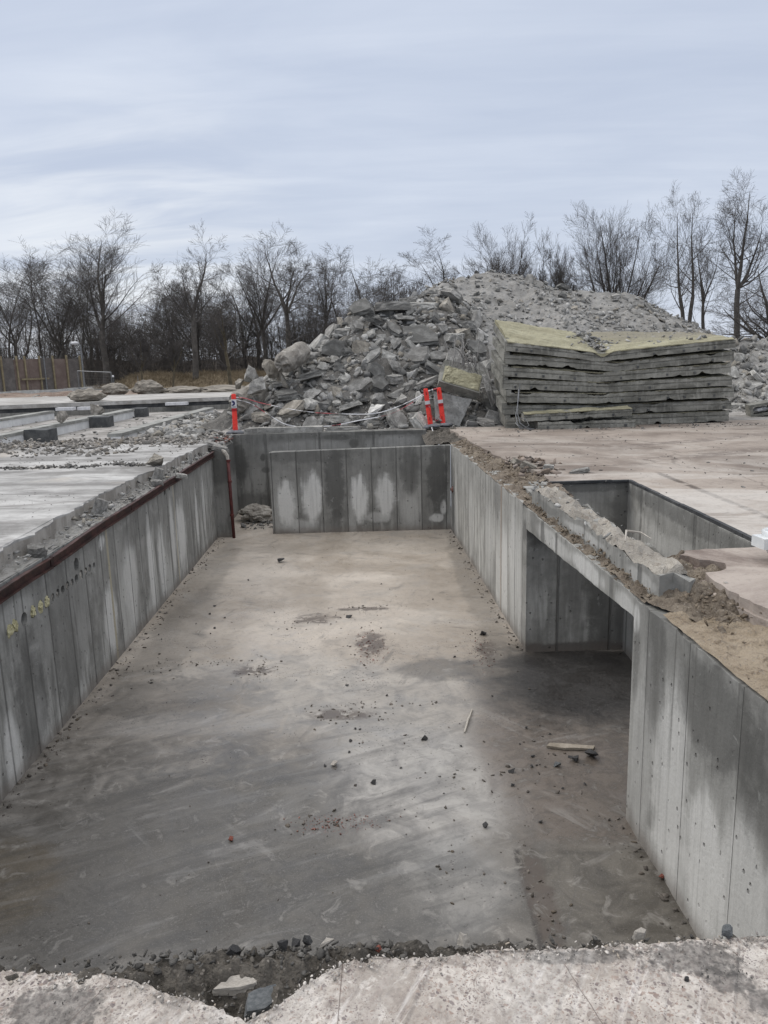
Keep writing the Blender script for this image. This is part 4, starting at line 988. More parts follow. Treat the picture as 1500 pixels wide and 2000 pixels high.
# boulders and the broken foundation pile at the left end of the heap
BG = 'boulders at the left end of the rubble heap'
for i, (x, y, z, wd, h, s, tone, lab) in enumerate(BOULD):
    if s == 'block':
        me = LIB['block'][(i * 3 + 2) % 14]; chunk('boulder', me, (x, y, z), (wd * 1.15, wd, h * 1.12), (rr.uniform(-.15, .15), .1, .4), tone, lab, BG, 'boulder')
    else:
        me = LIB['block'][(i * 5 + 3) % 14]
        chunk('boulder', me, (x, y, z), (wd * 1.2, wd * 1.1, h * 1.15), (0, 0, i), tone, lab, BG, 'boulder')
def pile_piece(name, a, b, r0, label, seed):
    """broken length of a round cast pile: rough round sides, ragged broken face"""
    a, b = Vector(a), Vector(b); ax = (b - a).normalized(); p = ax.cross(Vector((0, 0, 1))).normalized(); q = p.cross(ax)
    n, m_ = 26, 10; vs = []
    for i in range(m_ + 1):
        c = a + (b - a) * (i / m_)
        for k in range(n):
            an = 6.2832 * k / n; rad = r0 * (1 + .16 * nz(math.cos(an) * 1.5 + seed, math.sin(an) * 1.5, i * .35, 4)) * (1 - .12 * (i == 0 or i == m_))
            vs.append(c + (p * math.cos(an) + q * math.sin(an)) * rad)
    for end, c, sg in ((0, a, -1), (m_, b, 1)):
        for ring in (.66, .33):
            for k in range(n):
                an = 6.2832 * k / n
                vs.append(c + (p * math.cos(an) + q * math.sin(an)) * r0 * ring + ax * sg * (.03 + .11 * nz(math.cos(an) * ring * 3, math.sin(an) * ring * 3, seed)))
        vs.append(c + ax * sg * .05)
    fs = [(i * n + k, i * n + (k + 1) % n, (i + 1) * n + (k + 1) % n, (i + 1) * n + k) for i in range(m_) for k in range(n)]
    base = (m_ + 1) * n
    for e, ring0 in ((0, 0), (1, m_ * n)):
        o = base + e * (2 * n + 1)
        for k in range(n):
            k2 = (k + 1) % n
            fs += [(ring0 + k, ring0 + k2, o + k2, o + k), (o + k, o + k2, o + n + k2, o + n + k), (o + n + k, o + n + k2, o + 2 * n)]
    me = mesh(name, vs, fs); bm = bmesh.new(); bm.from_mesh(me); bmesh.ops.recalc_face_normals(bm, faces=bm.faces); bm.to_mesh(me); bm.free()
    return tag(link(name, me, MAT['pile']), label, 'pile piece', 'broken round concrete pile pieces')
pile_piece('pile_piece', (-2.45, 19.45, 1.66), (-2.02, 20.4, 2.0), .27, 'broken round pile piece sticking up at the skyline left of the rubble heap', 2)
pile_piece('pile_piece', (-3.60, 19.2, .74), (-3.1, 20.3, 1.0), .30, 'round pile piece with its broken end facing the pit, right behind the left orange post', 6)
# ------------------------------------------------------------------ stack of broken roof panels
def tl(u, cx=.44): return 1.0 if u < cx else 1.0 - .62 * (u - cx) / (1 - cx)
def panel(x0, x1, yf, depth, zl, zc, zr, th, tilt, cx, seed, brk=.5):
    """sagging double panel: lower web, groove, upper web; ragged top"""
    r = random.Random(seed); n = 80; prof = []
    def base(u):
        x = u
        if u < cx: t = u / cx; return zl + (zc - zl) * (t ** 1.15)
        t = (u - cx) / (1 - cx); return zc + (zr - zc) * (t ** .9)
    vs = []
    for i in range(n + 1):
        u = i / n; x = x0 + (x1 - x0) * u; b = base(u)
        j = lambda a, f=5, o=0: nz(x * f + seed * 3.1, o, seed) * a
        nib = max(0, nz(x * 3.2 + seed * 9.7, 7, 1) - .30) * .16
        crack = .03 * (abs(u - cx) < .04)
        y = yf + j(.035, 1.5, 2) + j(.02, 7, 11) + crack
        top = b + th + j(.016, 8, 3) - max(0, nz(x * 1.7 + seed * 5, 3, 8) - .3) * .12 - crack * .6
        vs += [(x, y, b + j(.010, 4, 5) + nib), (x, y + .004, b + th * .50), (x, y + .022, b + th * .52), (x, y + .022 + nib * .3, b + th * .62), (x, y + .008 + j(.012, 6, 8), b + th * .66), (x, y + .016 + j(.02, 9, 1), top),
               (x, y + depth * .5, top + tilt * tl(u) * .5 + j(.03, 4, 6)), (x, y + depth, top + tilt * tl(u)), (x, y + depth, b + tilt * tl(u) + .01), (x, y + depth * .5, b + tilt * tl(u) * .5)]
    k = 10
    fs = [(i * k + q, (i + 1) * k + q, (i + 1) * k + (q + 1) % k, i * k + (q + 1) % k) for i in range(n) for q in range(k)]
    fs += [tuple(range(k))[::-1], tuple(n * k + q for q in range(k))]
    mb = MB(); mb.addf(vs, fs)
    # knock-outs cast into the lower web
    for q in range(int((x1 - x0) / .34)):
        x = x0 + .25 + q * .34 + r.uniform(-.04, .04); u = (x - x0) / (x1 - x0)
        if r.random() < .62 or u > .97 or abs(u - cx) < .06: continue
        b = base(u) + th * .16; s = .022
        mb.box((x - s, yf - .022, b), (x + s, yf + .02, b + 2 * s), 1)
    return mb, base
def ins_layer(x0, x1, yf, depth, base, th, tilt, seed, thick=.035, setback=.0, nx=70, ny=14, gap=None):
    vs = []
    for i in range(nx + 1):
        u = i / nx; x = x0 + (x1 - x0) * u
        for jy in range(ny + 1):
            v = jy / ny
            rag = (nz(x * 5 + seed, 3, seed, 5) * .06 if jy == 0 else 0)
            y = yf + setback + rag + (depth - setback - .03) * v
            z = base(u) + th + tilt * (tl((x - 2.8) / 5.13) if depth > 1.8 else 1) * v + thick * (.75 + .9 * nz(x * 2.5 + seed, y * 3.5, seed, 5)) * (1 if 0 < jy < ny else .5)
            if gap and abs(x - gap) < .22: z -= .10 * (1 - abs(x - gap) / .22)
            vs.append((x, y, z))
    for i in range(nx + 1):
        u = i / nx; x, y, z = vs[i * (ny + 1)]; vs.append((x, y + .004, base(u) + th - .005))
    m_ = ny + 1; o = (nx + 1) * m_
    fs = [(i * m_ + j, (i + 1) * m_ + j, (i + 1) * m_ + j + 1, i * m_ + j + 1) for i in range(nx) for j in range(ny)]
    fs += [(o + i, o + i + 1, (i + 1) * m_, i * m_) for i in range(nx)]
    return vs, fs
MAT['dullwool'] = simple('dirty_wool', (.12, .112, .082), (.27, .255, .185), 7, .95, .02)
PX0, PX1, YF = 2.80, 7.93, 17.3
ROWS = [  # zl, zc, zr (undersides at the front), thickness, tilt
    (.10, .09, .13, .225, .22), (.41, .355, .40, .205, .27), (.685, .605, .675, .21, .32), (.98, .85, .935, .205, .37), (1.265, 1.08, 1.22, .195, .42), (1.54, 1.305, 1.49, .195, .47), (1.82, 1.53, 1.765, .185, .52)]
ORDW = ['bottom panel', 'second panel from the bottom', 'third panel from the bottom', 'middle panel', 'third panel from the top', 'second panel from the top', 'top panel']
LOOK = ['lying on the yard with cracked left end', 'half hidden by the short front panels', 'with a wide dark gap above it', 'sagging slightly in its middle', 'with flaked web on its right', 'sagging in its middle under the top one', 'sagging deeply under a broad yellow wool layer']
for i, (zl, zc, zr, th, tilt) in enumerate(ROWS):
    r = random.Random(i)
    x0, x1 = PX0 + r.uniform(-.05, .05), PX1 + r.uniform(-.06, .05) - (.05 if i == 0 else 0)
    yf = YF + r.uniform(-.04, .04)
    t = empty('roof_panel', (x0, yf, zl)); tag(t, f'{ORDW[i]} of the slab stack, {LOOK[i]}', 'concrete panel', 'stacked broken roof panels')
    mb, base = panel(x0, x1, yf, 2.0, zl, zc, zr, th, tilt, .44 + r.uniform(-.05, .05), i + 2)
    kid(mb.build('panel_body', [MAT['panel'], MAT['darkblock']]), t)
    vs, fs = ins_layer(x0 + (.02 if i == 6 else .18), x1 - .05, yf, 2.0, base, th, tilt, i + 20, .04 if i == 6 else .022, 0.0 if i == 6 else .03, gap=5.0 if i == 6 else None)
    kid(link('insulation_layer', mesh('insulation_layer', vs, fs), MAT['insul'] if i == 6 else MAT['dullwool']), t)
    mb = MB()   # end rib of the panel, a raised lip on the left end
    mb.box((x0 - .022, yf + .04, zl + .02), (x0 + .10, yf + .9, zl + th + (.06 if i != 6 else .02)), 0, None)
    sh = Matrix.Identity(4)
    for q in range(len(mb.v)):
        v = mb.v[q]; mb.v[q] = (v[0], v[1], v[2] + tilt * (v[1] - yf) / 2.0 + .01 * r.uniform(-1, 1))
    kid(mb.build('end_rib', MAT['panel']), t)
# loose plate lying askew at the back left of the top panel
mb = MB(); base = lambda u: 2.02 - .33 * u
vs, fs = ins_layer(2.86, 4.72, 17.62, 1.7, lambda u: 2.10 - .36 * u, .03, .47, 51, .05, 0, 50, 12)
n0 = len(vs); vs += [(v[0], v[1], v[2] - .10) for v in vs]; mb.addf(vs, fs + [tuple(a + n0 for a in f)[::-1] for f in fs])
nx, ny = 50, 12; m_ = ny + 1
rim = [i * m_ for i in range(nx + 1)] + [nx * m_ + j for j in range(1, m_)] + [i * m_ + ny for i in range(nx - 1, -1, -1)] + [j for j in range(ny - 1, 0, -1)]
mb.addf([], []); mb.f += [(rim[i], rim[(i + 1) % len(rim)], rim[(i + 1) % len(rim)] + n0, rim[i] + n0) for i in range(len(rim))]; mb.m += [0] * len(rim)
tag(mb.build('wool_slab', MAT['insul']), 'yellowish mineral wool slab lying on the left half of the slab stack', 'insulation slab')
for (x0, x1, z0, z1, th, yf, dp, lab, sd, wool) in ((3.16, 5.55, .275, .345, .155, 16.86, .40, 'short panel strip with yellow wool on top, in front of the slab stack', 41, True), (3.46, 5.62, .098, .10, .155, 16.80, .45, 'short grey panel strip on the yard in front of the slab stack', 43, False)):
    t = empty('panel_strip', (x0, yf, z0)); tag(t, lab, 'panel strip', 'short panel strips before the stack')
    mb, base = panel(x0, x1, yf, dp, z0, (z0 + z1) / 2, z1, th, .02, .5, sd); kid(mb.build('panel_body', [MAT['panel'], MAT['darkblock']]), t)
    if wool:
        vs, fs = ins_layer(x0, x1, yf, dp, base, th, .02, sd, .03); kid(link('insulation_layer', mesh('insulation_layer', vs, fs), MAT['insul']), t)
r = random.Random(61); it = []
for _ in range(420):
    x, y = (r.gauss(5.05, .22) if _ % 2 else r.uniform(4.4, 7.7)), r.uniform(17.5, 19.2); u = (x - 2.8) / 5.13; cxx = .44
    zb_ = (1.53 + (1.77 - 1.53) * ((u - cxx) / (1 - cxx)) ** .9 if u > cxx else 1.825 + (1.53 - 1.825) * (u / cxx) ** 1.15) + .17 + .52 * tl(u) * (y - 17.3) / 2 + .03
    s_ = .02 + .16 * r.random() ** 3; it.append((x, y, zb_ + s_ * .1, s_, None))
scatter('stack_debris', MAT['rubble'], it, 31)
# cable hanging from the stack
mb = MB()
mb.tube([(3.13, 17.22, 1.10), (3.08, 17.15, .95), (3.05, 17.05, .7), (3.03, 16.95, .45), (3.06, 16.8, .25), (3.2, 16.76, .14), (3.38, 16.78, .115)], .011, 6)
mb.tube([(3.12, 17.2, 1.05), (3.07, 17.08, .75), (2.98, 16.9, .42), (3.0, 16.78, .22), (3.12, 16.7, .14), (3.25, 16.74, .2), (3.2, 16.85, .32), (3.06, 16.9, .36), (2.97, 16.86, .25), (3.05, 16.76, .14), (3.3, 16.66, .112)], .009, 6)
tag(mb.build('cable', MAT['galv'], smooth=True), 'pale loop of cable hanging down the left front of the slab stack', 'cable')

# panel fragment with yellow wool and the strands torn out of it
def frame_of(p00, p10, p01):
    a = Vector(p10) - Vector(p00); b = Vector(p01) - Vector(p00); n = a.cross(b).normalized(); return Vector(p00), a, b, n
FL, FRr, BL = Vector((1.40, 18.35, 1.17)), Vector((2.36, 18.35, .86)), Vector((1.57, 18.95, 1.66))
o0, a, b, n = frame_of(FL, FRr, BL)
if n.z < 0: n = -n
t = empty('panel_fragment', (1.9, 18.6, .9)); tag(t, 'tilted panel fragment topped with yellow wool and sprouting torn steel strands', 'panel fragment')
mb = MB()
rim = [(0, 0), (.25, -.01), (.5, .0), (.75, .01), (1, 0), (1.01, .3), (1.0, .7), (1.02, 1.02), (.8, 1.05), (.5, 1.0), (.25, 1.06), (0, 1.0), (-.02, .6), (.01, .3)]
top = [o0 + a * u + b * v for u, v in rim]; bot = [q - n * .25 + Vector((.01 * nz(q.x * 9, q.y * 9), 0, 0)) for q in top]
nn = len(rim); mb.addf(bot + top, [tuple(range(nn, 2 * nn)), tuple(range(nn))[::-1]] + [(i, (i + 1) % nn, nn + (i + 1) % nn, nn + i) for i in range(nn)])
kid(mb.build('panel_body', MAT['panel']), t)
mb = MB(); N = 26; vs = []
for i in range(N + 1):
    for j in range(N + 1):
        u, v = i / N, j / N; uu, vv = .06 + .92 * u, .05 + .72 * v
        hgt = .012 + .035 * max(0, nz(uu * 5, vv * 5, 4, 5) + .45) * (u * (1 - u) * v * (1 - v) > 0)
        if uu < .35 and nz(uu * 9, vv * 4, 9) > .05: hgt = .004
        vs.append(o0 + a * uu + b * (vv + (.08 * nz(uu * 4, 1, 1) if j == N else 0)) + n * hgt)
mb.addf(vs, [(i * (N + 1) + j, (i + 1) * (N + 1) + j, (i + 1) * (N + 1) + j + 1, i * (N + 1) + j + 1) for i in range(N) for j in range(N)])
kid(mb.build('insulation_layer', MAT['insul']), t)
r = random.Random(3)
for k in range(26):
    u = .18 + .75 * (k / 25); p0 = o0 + a * u + b * (.72 + .22 * r.random()) + n * .0
    up = Vector((r.uniform(-.75, .30), r.uniform(.0, .45), r.uniform(.5, .85))); L = r.uniform(.45, .95)
    pts = [p0]; d = (n * .35 + up * .5 + b.normalized() * .7).normalized()
    for q in range(6):
        d = (d + up * .22 + Vector((r.uniform(-.1, .1), 0, -.05 - .035 * q))).normalized(); pts.append(pts[-1] + d * L / 6)
    mb = MB(); mb.tube(pts, .0085, 4); kid(mb.build('steel_strand', MAT['wire']), t)

# big propped plate under it
t0 = MB(); P0, P1, P2, P3 = Vector((1.30, 18.45, .93)), Vector((2.19, 18.4, .72)), Vector((1.84, 18.02, .11)), Vector((1.30, 18.05, .28))
nrm = (P1 - P0).cross(P3 - P0).normalized()
if nrm.y > 0: nrm = -nrm
pl_ = []
for A, B in ((P0, P1), (P1, P2), (P2, P3), (P3, P0)):
    for q in range(8): pl_.append(A + (B - A) * (q / 8) + Vector((nz(q * 2.3, A.x * 5), 0, nz(q * 1.7, A.z * 5))) * .018)
bk = [q - nrm * .17 for q in pl_]; nn = len(pl_)
t0.addf(bk + pl_, [tuple(range(nn, 2 * nn)), tuple(range(nn))[::-1]] + [(i, (i + 1) % nn, nn + (i + 1) % nn, nn + i) for i in range(nn)])
me = mesh('concrete_plate', t0.v, t0.f); bm = bmesh.new(); bm.from_mesh(me); bmesh.ops.recalc_face_normals(bm, faces=bm.faces); bm.to_mesh(me); bm.free()
o = link('concrete_plate', me, MAT['chunk']); o.color = (.27, .275, .275, 1); tag(o, 'broad grey concrete plate propped upright under the wool topped fragment, behind the twin posts', 'concrete plate')
# shattered slab leaning between fragment and stack, slabs low in the gap
for (loc, dims, rot, tone, lab) in (((2.62, 18.55, .95), (.95, .42, .16), (.3, 1.25, .1), 'mid', 'grey slab hanging edgewise in the gap beside the slab stack'), ((2.35, 18.35, .22), (.75, .5, .16), (.1, .25, .3), 'dark', 'dark slab lying low in the gap beside the slab stack'),
        ((2.45, 17.95, .2), (.6, .4, .14), (.15, .2, -.4), 'mid', 'grey slab on the ground left of the slab stack corner'), ((2.1, 18.2, .17), (.5, .4, .2), (0, 0, 0), 'dark', 'dark lump beneath the propped concrete plate'), ((2.7, 18.9, .5), (.8, .6, .5), (0, 0, 0), 'dark', 'dark block deep in the gap beside the slab stack')):
    chunk('concrete_chunk', LIB['slab' if dims[2] < .3 else 'block'][4], loc, dims, rot, tone, lab, GRP)
# concrete channel with foam at the foot of the right heap
t = empty('concrete_channel', (9.35, 18.9, .1)); tag(t, 'dark rectangular concrete channel end with white foam inside, at the right photo edge', 'channel')
Mx = Matrix.Translation((9.38, 18.9, .27)) @ Euler((0, R(-10), R(-14))).to_matrix().to_4x4()
mb = MB()
for bx in (((-.26, -.3, -.15), (.3, .3, -.09)), ((-.26, -.3, .09), (.3, .3, .15)), ((-.26, -.3, -.088), (-.2, .3, .088)), ((.24, -.3, -.088), (.3, .3, .088))): mb.box(*bx, mat=Mx)
kid(mb.build('channel_body', MAT['panel']), t)
mb = MB(); mb.addf(*lump((0, 0, 0), .5, 3, amp=.4, sub=3)); mb.v = [tuple(Mx @ Vector((v[0] * .36, v[1] * .3 - .1, v[2] * .13))) for v in mb.v]; kid(mb.build('foam_filling', MAT['white']), t)

# long thin slab piece lying on the head of the back wall
t0 = MB(); t0.prism(ztops(jag([(-3.2, 17.62), (-1.40, 17.66), (-1.38, 17.95), (-3.12, 17.95)], .12, .012, 5, True), .215, .015, 3), .097, .2)
o = t0.build('concrete_strip', MAT['chunk']); o.color = (.36, .355, .34, 1); tag(o, 'long flat concrete strip lying on the back wall head right of the left orange post', 'concrete strip')
o = chunk('concrete_chunk', LIB['slab'][3], (-.9, 17.85, .14), (.9, .3, .10), (0, .02, .05), 'mid', 'thin slab continuing the concrete strip on the back wall head', GRP)

# ------------------------------------------------------------------ delineator posts
def post_parts(root, sticker, face):
    mb = MB(); h = .915
    def sect(w, d, z): return [(-w + .012, -d, z), (w - .012, -d, z), (w, -d + .012, z), (w, d - .012, z), (w - .012, d, z), (-w + .012, d, z), (-w, d - .012, z), (-w, -d + .012, z)]
    lv = [(.058, .028, .05), (.056, .028, .40), (.054, .027, .80), (.05, .026, .895), (.038, .02, h)]
    vs = sum([sect(*q) for q in lv], []); k = 8
    fs = [(i * k + j, i * k + (j + 1) % k, (i + 1) * k + (j + 1) % k, (i + 1) * k + j) for i in range(len(lv) - 1) for j in range(k)] + [tuple(range(k))[::-1], tuple((len(lv) - 1) * k + j for j in range(k))]
    mb.addf(vs, fs)
    for z in (.20, .80) if not sticker else (): mb.box((-.006, -.0305, z - .04), (.006, -.0275, z + .04), 1)
    mb.build('post_body', [MAT['red'], MAT['black']], root)
    def band(z0, z1, mat, name, g=.002):
        m2 = MB(); vs = sect(.0565 + g, .0285 + g, z0) + sect(.0555 + g, .0285 + g, z1); m2.addf(vs, [(j, (j + 1) % 8, 8 + (j + 1) % 8, 8 + j) for j in range(8)] + [tuple(range(8))[::-1], tuple(range(8, 16))])
        return m2.build(name, mat, root)
    if sticker:
        wb = band(.585, .79, MAT['white'], 'white_band')
        m2 = MB(); c = (-.028, -.0335, .70); n = 28
        m2.addf([c] + [(c[0] + .058 * math.cos(6.2832 * q / n), c[1], c[2] + .060 * math.sin(6.2832 * q / n)) for q in range(n + 1)], [(0, q, q + 1) for q in range(1, n + 1) if c[0] + .058 * math.cos(6.2832 * (q - .5) / n) > -.054])
        m2.v = [(max(v[0], -.0565), v[1], v[2]) for v in m2.v]
        m2.build('blue_disc', MAT['blue'], wb)
        m3 = MB(); m3.addf([(-.05, -.035, .655), (-.006, -.035, .70), (-.026, -.035, .70), (-.05, -.035, .675)], [(0, 1, 2, 3)]); m3.addf([(-.05, -.035, .715), (-.028, -.035, .735), (-.05, -.035, .735)], [(0, 1, 2)]); m3.build('white_arrow', MAT['white'], wb)
        m2 = MB(); m2.box((-.045, -.0325, .605), (.045, -.0315, .622)); m2.build('grey_line', MAT['rubber'], wb)
        band(.515, .582, MAT['darkred'], 'reflector_band')
    else:
        band(.545, .625, MAT['white'], 'white_band'); band(.475, .541, MAT['darkred'], 'reflector_band')
    mb = MB()
    mb.addf([(-.20, -.13, 0), (.20, -.13, 0), (.20, .13, 0), (-.20, .13, 0), (-.20, -.13, .03), (.20, -.13, .03), (.20, .13, .03), (-.20, .13, .03), (-.10, -.07, .075), (.10, -.07, .075), (.10, .07, .075), (-.10, .07, .075)],
            [(3, 2, 1, 0), (0, 1, 5, 4), (1, 2, 6, 5), (2, 3, 7, 6), (3, 0, 4, 7), (4, 5, 9, 8), (5, 6, 10, 9), (6, 7, 11, 10), (7, 4, 8, 11), (8, 9, 10, 11)])
    mb.box((-.06, -.1335, .004), (.06, -.1305, .022), 1)
    mb.build('rubber_base', [MAT['rubber'], MAT['black']], root)
for (x, y, z, lean, rz, stick, lab) in ((-3.44, 17.85, .10, .012, .05, True, 'single orange post with blue disc sticker standing on the left of the back wall'),
        (1.16, 17.96, .11, -.125, .06, False, 'leaning orange post with slots, left one of the pair by the yard corner'), (1.47, 18.06, .12, -.13, -.55, False, 'leaning orange post turned sideways, right one of the pair by the yard corner')):
    t = empty('delineator_post', (x, y, z)); t.rotation_euler = (.0, lean, rz)
    tag(t, lab, 'safety post', 'orange safety posts'); post_parts(t, stick, 0)

# red and white barrier tape
def tape(pts, label, seed, w=.021):
    P = [Vector(p) for p in pts]; r = random.Random(seed); out = []
    for i in range(len(P) - 1):
        for q in range(7):
            t = q / 7; a = P[max(i - 1, 0)]; b = P[i]; c = P[i + 1]; d = P[min(i + 2, len(P) - 1)]
            out.append(.5 * ((2 * b) + (-a + c) * t + (2 * a - 5 * b + 4 * c - d) * t * t + (-a + 3 * b - 3 * c + d) * t ** 3))
    out.append(P[-1]); vs = []
    for i, p in enumerate(out):
        an = nz(i * .13 + seed, 2, 1) * 3.0 + .6; d = Vector((0, math.cos(an), math.sin(an))) * w * .5
        vs += [p - d, p + d, p + d + Vector((.0015, .001, .0015)), p - d + Vector((.0015, .001, .0015))]
    fs, mi = [], []; L = 0
    for i in range(len(out) - 1):
        L += (out[i + 1] - out[i]).length; k = int(nz(L * 1.1, seed, 3) > .10)
        for j in range(4): fs.append((i * 4 + j, i * 4 + (j + 1) % 4, (i + 1) * 4 + (j + 1) % 4, (i + 1) * 4 + j)); mi.append(k)
    tag(link('barrier_tape', mesh('barrier_tape', vs, fs, mi), [MAT['white'], MAT['tapered']]), label, 'barrier tape', 'red and white barrier tapes')
MAT['tapered'] = simple('faded_red_tape', (.30, .05, .06), (.40, .08, .09), 12, .5, .001)
tape([(-3.40, 17.9, .93), (-3.2, 18.0, .90), (-2.86, 18.1, .78), (-2.25, 18.15, .63), (-1.7, 18.15, .53), (-1.28, 18.1, .49), (-.31, 18.08, .45), (.19, 18.05, .54), (.7, 18.0, .74), (1.04, 17.95, .92)], 'upper barrier tape sagging in front of the rubble between the posts', 2)
tape([(-3.38, 17.9, .88), (-3.04, 18.0, .76), (-2.63, 18.05, .47), (-2.15, 18.0, .23), (-1.29, 17.95, .20), (-.55, 18.0, .31), (.18, 18.05, .43), (.7, 18.0, .68), (1.04, 17.95, .89)], 'lower barrier tape dragging low across the foot of the rubble', 5)
tape([(1.06, 17.94, .95), (1.18, 17.95, .98), (1.33, 18.0, 1.02)], 'short tape tied between the tops of the twin leaning posts', 8, .03)
tape([(1.12, 17.92, .62), (1.17, 17.92, .42), (1.26, 17.93, .28), (1.34, 17.98, .27), (1.39, 18.02, .40)], 'limp white tape loop hanging low between the twin posts', 11, .03)
mb = MB(); mb.tube([(1.17, 17.80, .12), (1.175, 17.47, .06), (1.18, 17.44, -.08), (1.19, 17.42, -.10)], [.012, .012, .014, .03], 6)
tag(mb.build('cord', MAT['white']), 'short white cord hanging below the left twin post into the corner', 'cord')
# ------------------------------------------------------------------ bare winter trees
STYLE = {  # trunk fraction bare, leader count, level angles, length ratios, children per segment, upward pull, wander
    'vase': dict(bare=.34, lead=4, ang=(34, 34, 36, 36), rat=(.58, .62, .66, .6), kids=(1.4, 1.7, 2.1, 1.3), up=(.09, .12, .10, .06), wob=(.06, .09, .09, .09)),
    'open': dict(bare=.42, lead=3, ang=(48, 48, 46, 44), rat=(.60, .64, .66, .6), kids=(1.4, 1.7, 2.1, 1.3), up=(.06, .07, .05, .03), wob=(.09, .15, .15, .14)),
    'oak': dict(bare=.25, lead=5, ang=(58, 48, 46, 44), rat=(.64, .64, .64, .6), kids=(1.5, 1.7, 2.0, 1.2), up=(.05, .06, .05, .04), wob=(.08, .14, .15, .14)),
    'oval': dict(bare=.18, lead=12, ang=(54, 34, 36, 36), rat=(.60, .62, .64, .6), kids=(1.6, 1.8, 2.0, 1.2), up=(.08, .08, .07, .06), wob=(.06, .09, .09, .09)),
    'stems': dict(bare=.30, lead=4, ang=(28, 32, 34, 34), rat=(.56, .60, .62, .6), kids=(1.3, 1.6, 1.9, 1.2), up=(.11, .13, .10, .08), wob=(.05, .08, .09, .09)),
}
UPV = Vector((0, 0, 1))
def grow(segs, r, p, d, L, rad, lev, S, tip=.10, maxlev=3):
    n = (7, 6, 5, 3, 2)[lev]; st = L / n; q = p.copy(); dd = d.copy(); r0 = rad
    li = min(lev, 3); kids = S['kids'][li]
    for i in range(n):
        dd = (dd + Vector((r.gauss(0, 1), r.gauss(0, 1), r.gauss(0, .7))) * S['wob'][li] + UPV * S['up'][li]).normalized()
        q2 = q + dd * st; r1 = rad * (1 - (1 - tip) * (i + 1) / n)
        segs[lev].append((q, q2, r0, r1))
        if lev < maxlev and i >= (1 if lev else 0):
            k = int(kids) + (r.random() < kids - int(kids))
            for _ in range(k):
                a = R(S['ang'][li] * r.uniform(.6, 1.35))
                ax = dd.cross(Vector((r.gauss(0, 1), r.gauss(0, 1), r.gauss(0, 1)))).normalized()
                cd = Matrix.Rotation(a, 3, ax) @ dd
                if lev < 2 and cd.z < -.1: cd.z *= -.5; cd.normalize()
                t = (i + 1) / n
                grow(segs, r, q + (q2 - q) * r.random(), cd, L * S['rat'][li] * (1.1 - .55 * t) * r.uniform(.7, 1.2), max(.006, r1 * r.uniform(.38, .6)), lev + 1, S, tip, maxlev)
        q, r0 = q2, r1
def prism_mesh(name, segs, n):
    A = np.array([s[0][:] for s in segs]); B = np.array([s[1][:] for s in segs]); ra = np.array([s[2] for s in segs]); rb = np.array([s[3] for s in segs])
    return prism_np(name, A, B, ra, rb, n)
def prism_np(name, A, B, ra, rb, n):
    T = B - A; T /= np.maximum(np.linalg.norm(T, axis=1, keepdims=True), 1e-9)
    ref = np.where(np.abs(T[:, 2:3]) < .9, np.array([[0, 0, 1.0]]), np.array([[1.0, 0, 0]])); U = np.cross(T, ref); U /= np.linalg.norm(U, axis=1, keepdims=True); W = np.cross(T, U)
    m_ = len(A); V = np.empty((m_, 2, n, 3)); an = np.arange(n) * 2 * math.pi / n
    ring = U[:, None, :] * np.cos(an)[None, :, None] + W[:, None, :] * np.sin(an)[None, :, None]
    V[:, 0] = A[:, None] + ring * ra[:, None, None]; V[:, 1] = B[:, None] + ring * rb[:, None, None]
    base = np.arange(m_)[:, None] * 2 * n; k = np.arange(n)[None, :]; k2 = (k + 1) % n
    F = np.stack([base + k, base + k2, base + n + k2, base + n + k], -1).reshape(-1, 4).astype(np.int32)
    me = bpy.data.meshes.new(name); me.vertices.add(m_ * 2 * n); me.vertices.foreach_set('co', V.ravel())
    me.loops.add(F.size); me.loops.foreach_set('vertex_index', F.ravel()); me.polygons.add(len(F)); me.polygons.foreach_set('loop_start', np.arange(0, F.size, 4, dtype=np.int32))
    me.update(calc_edges=True); return me
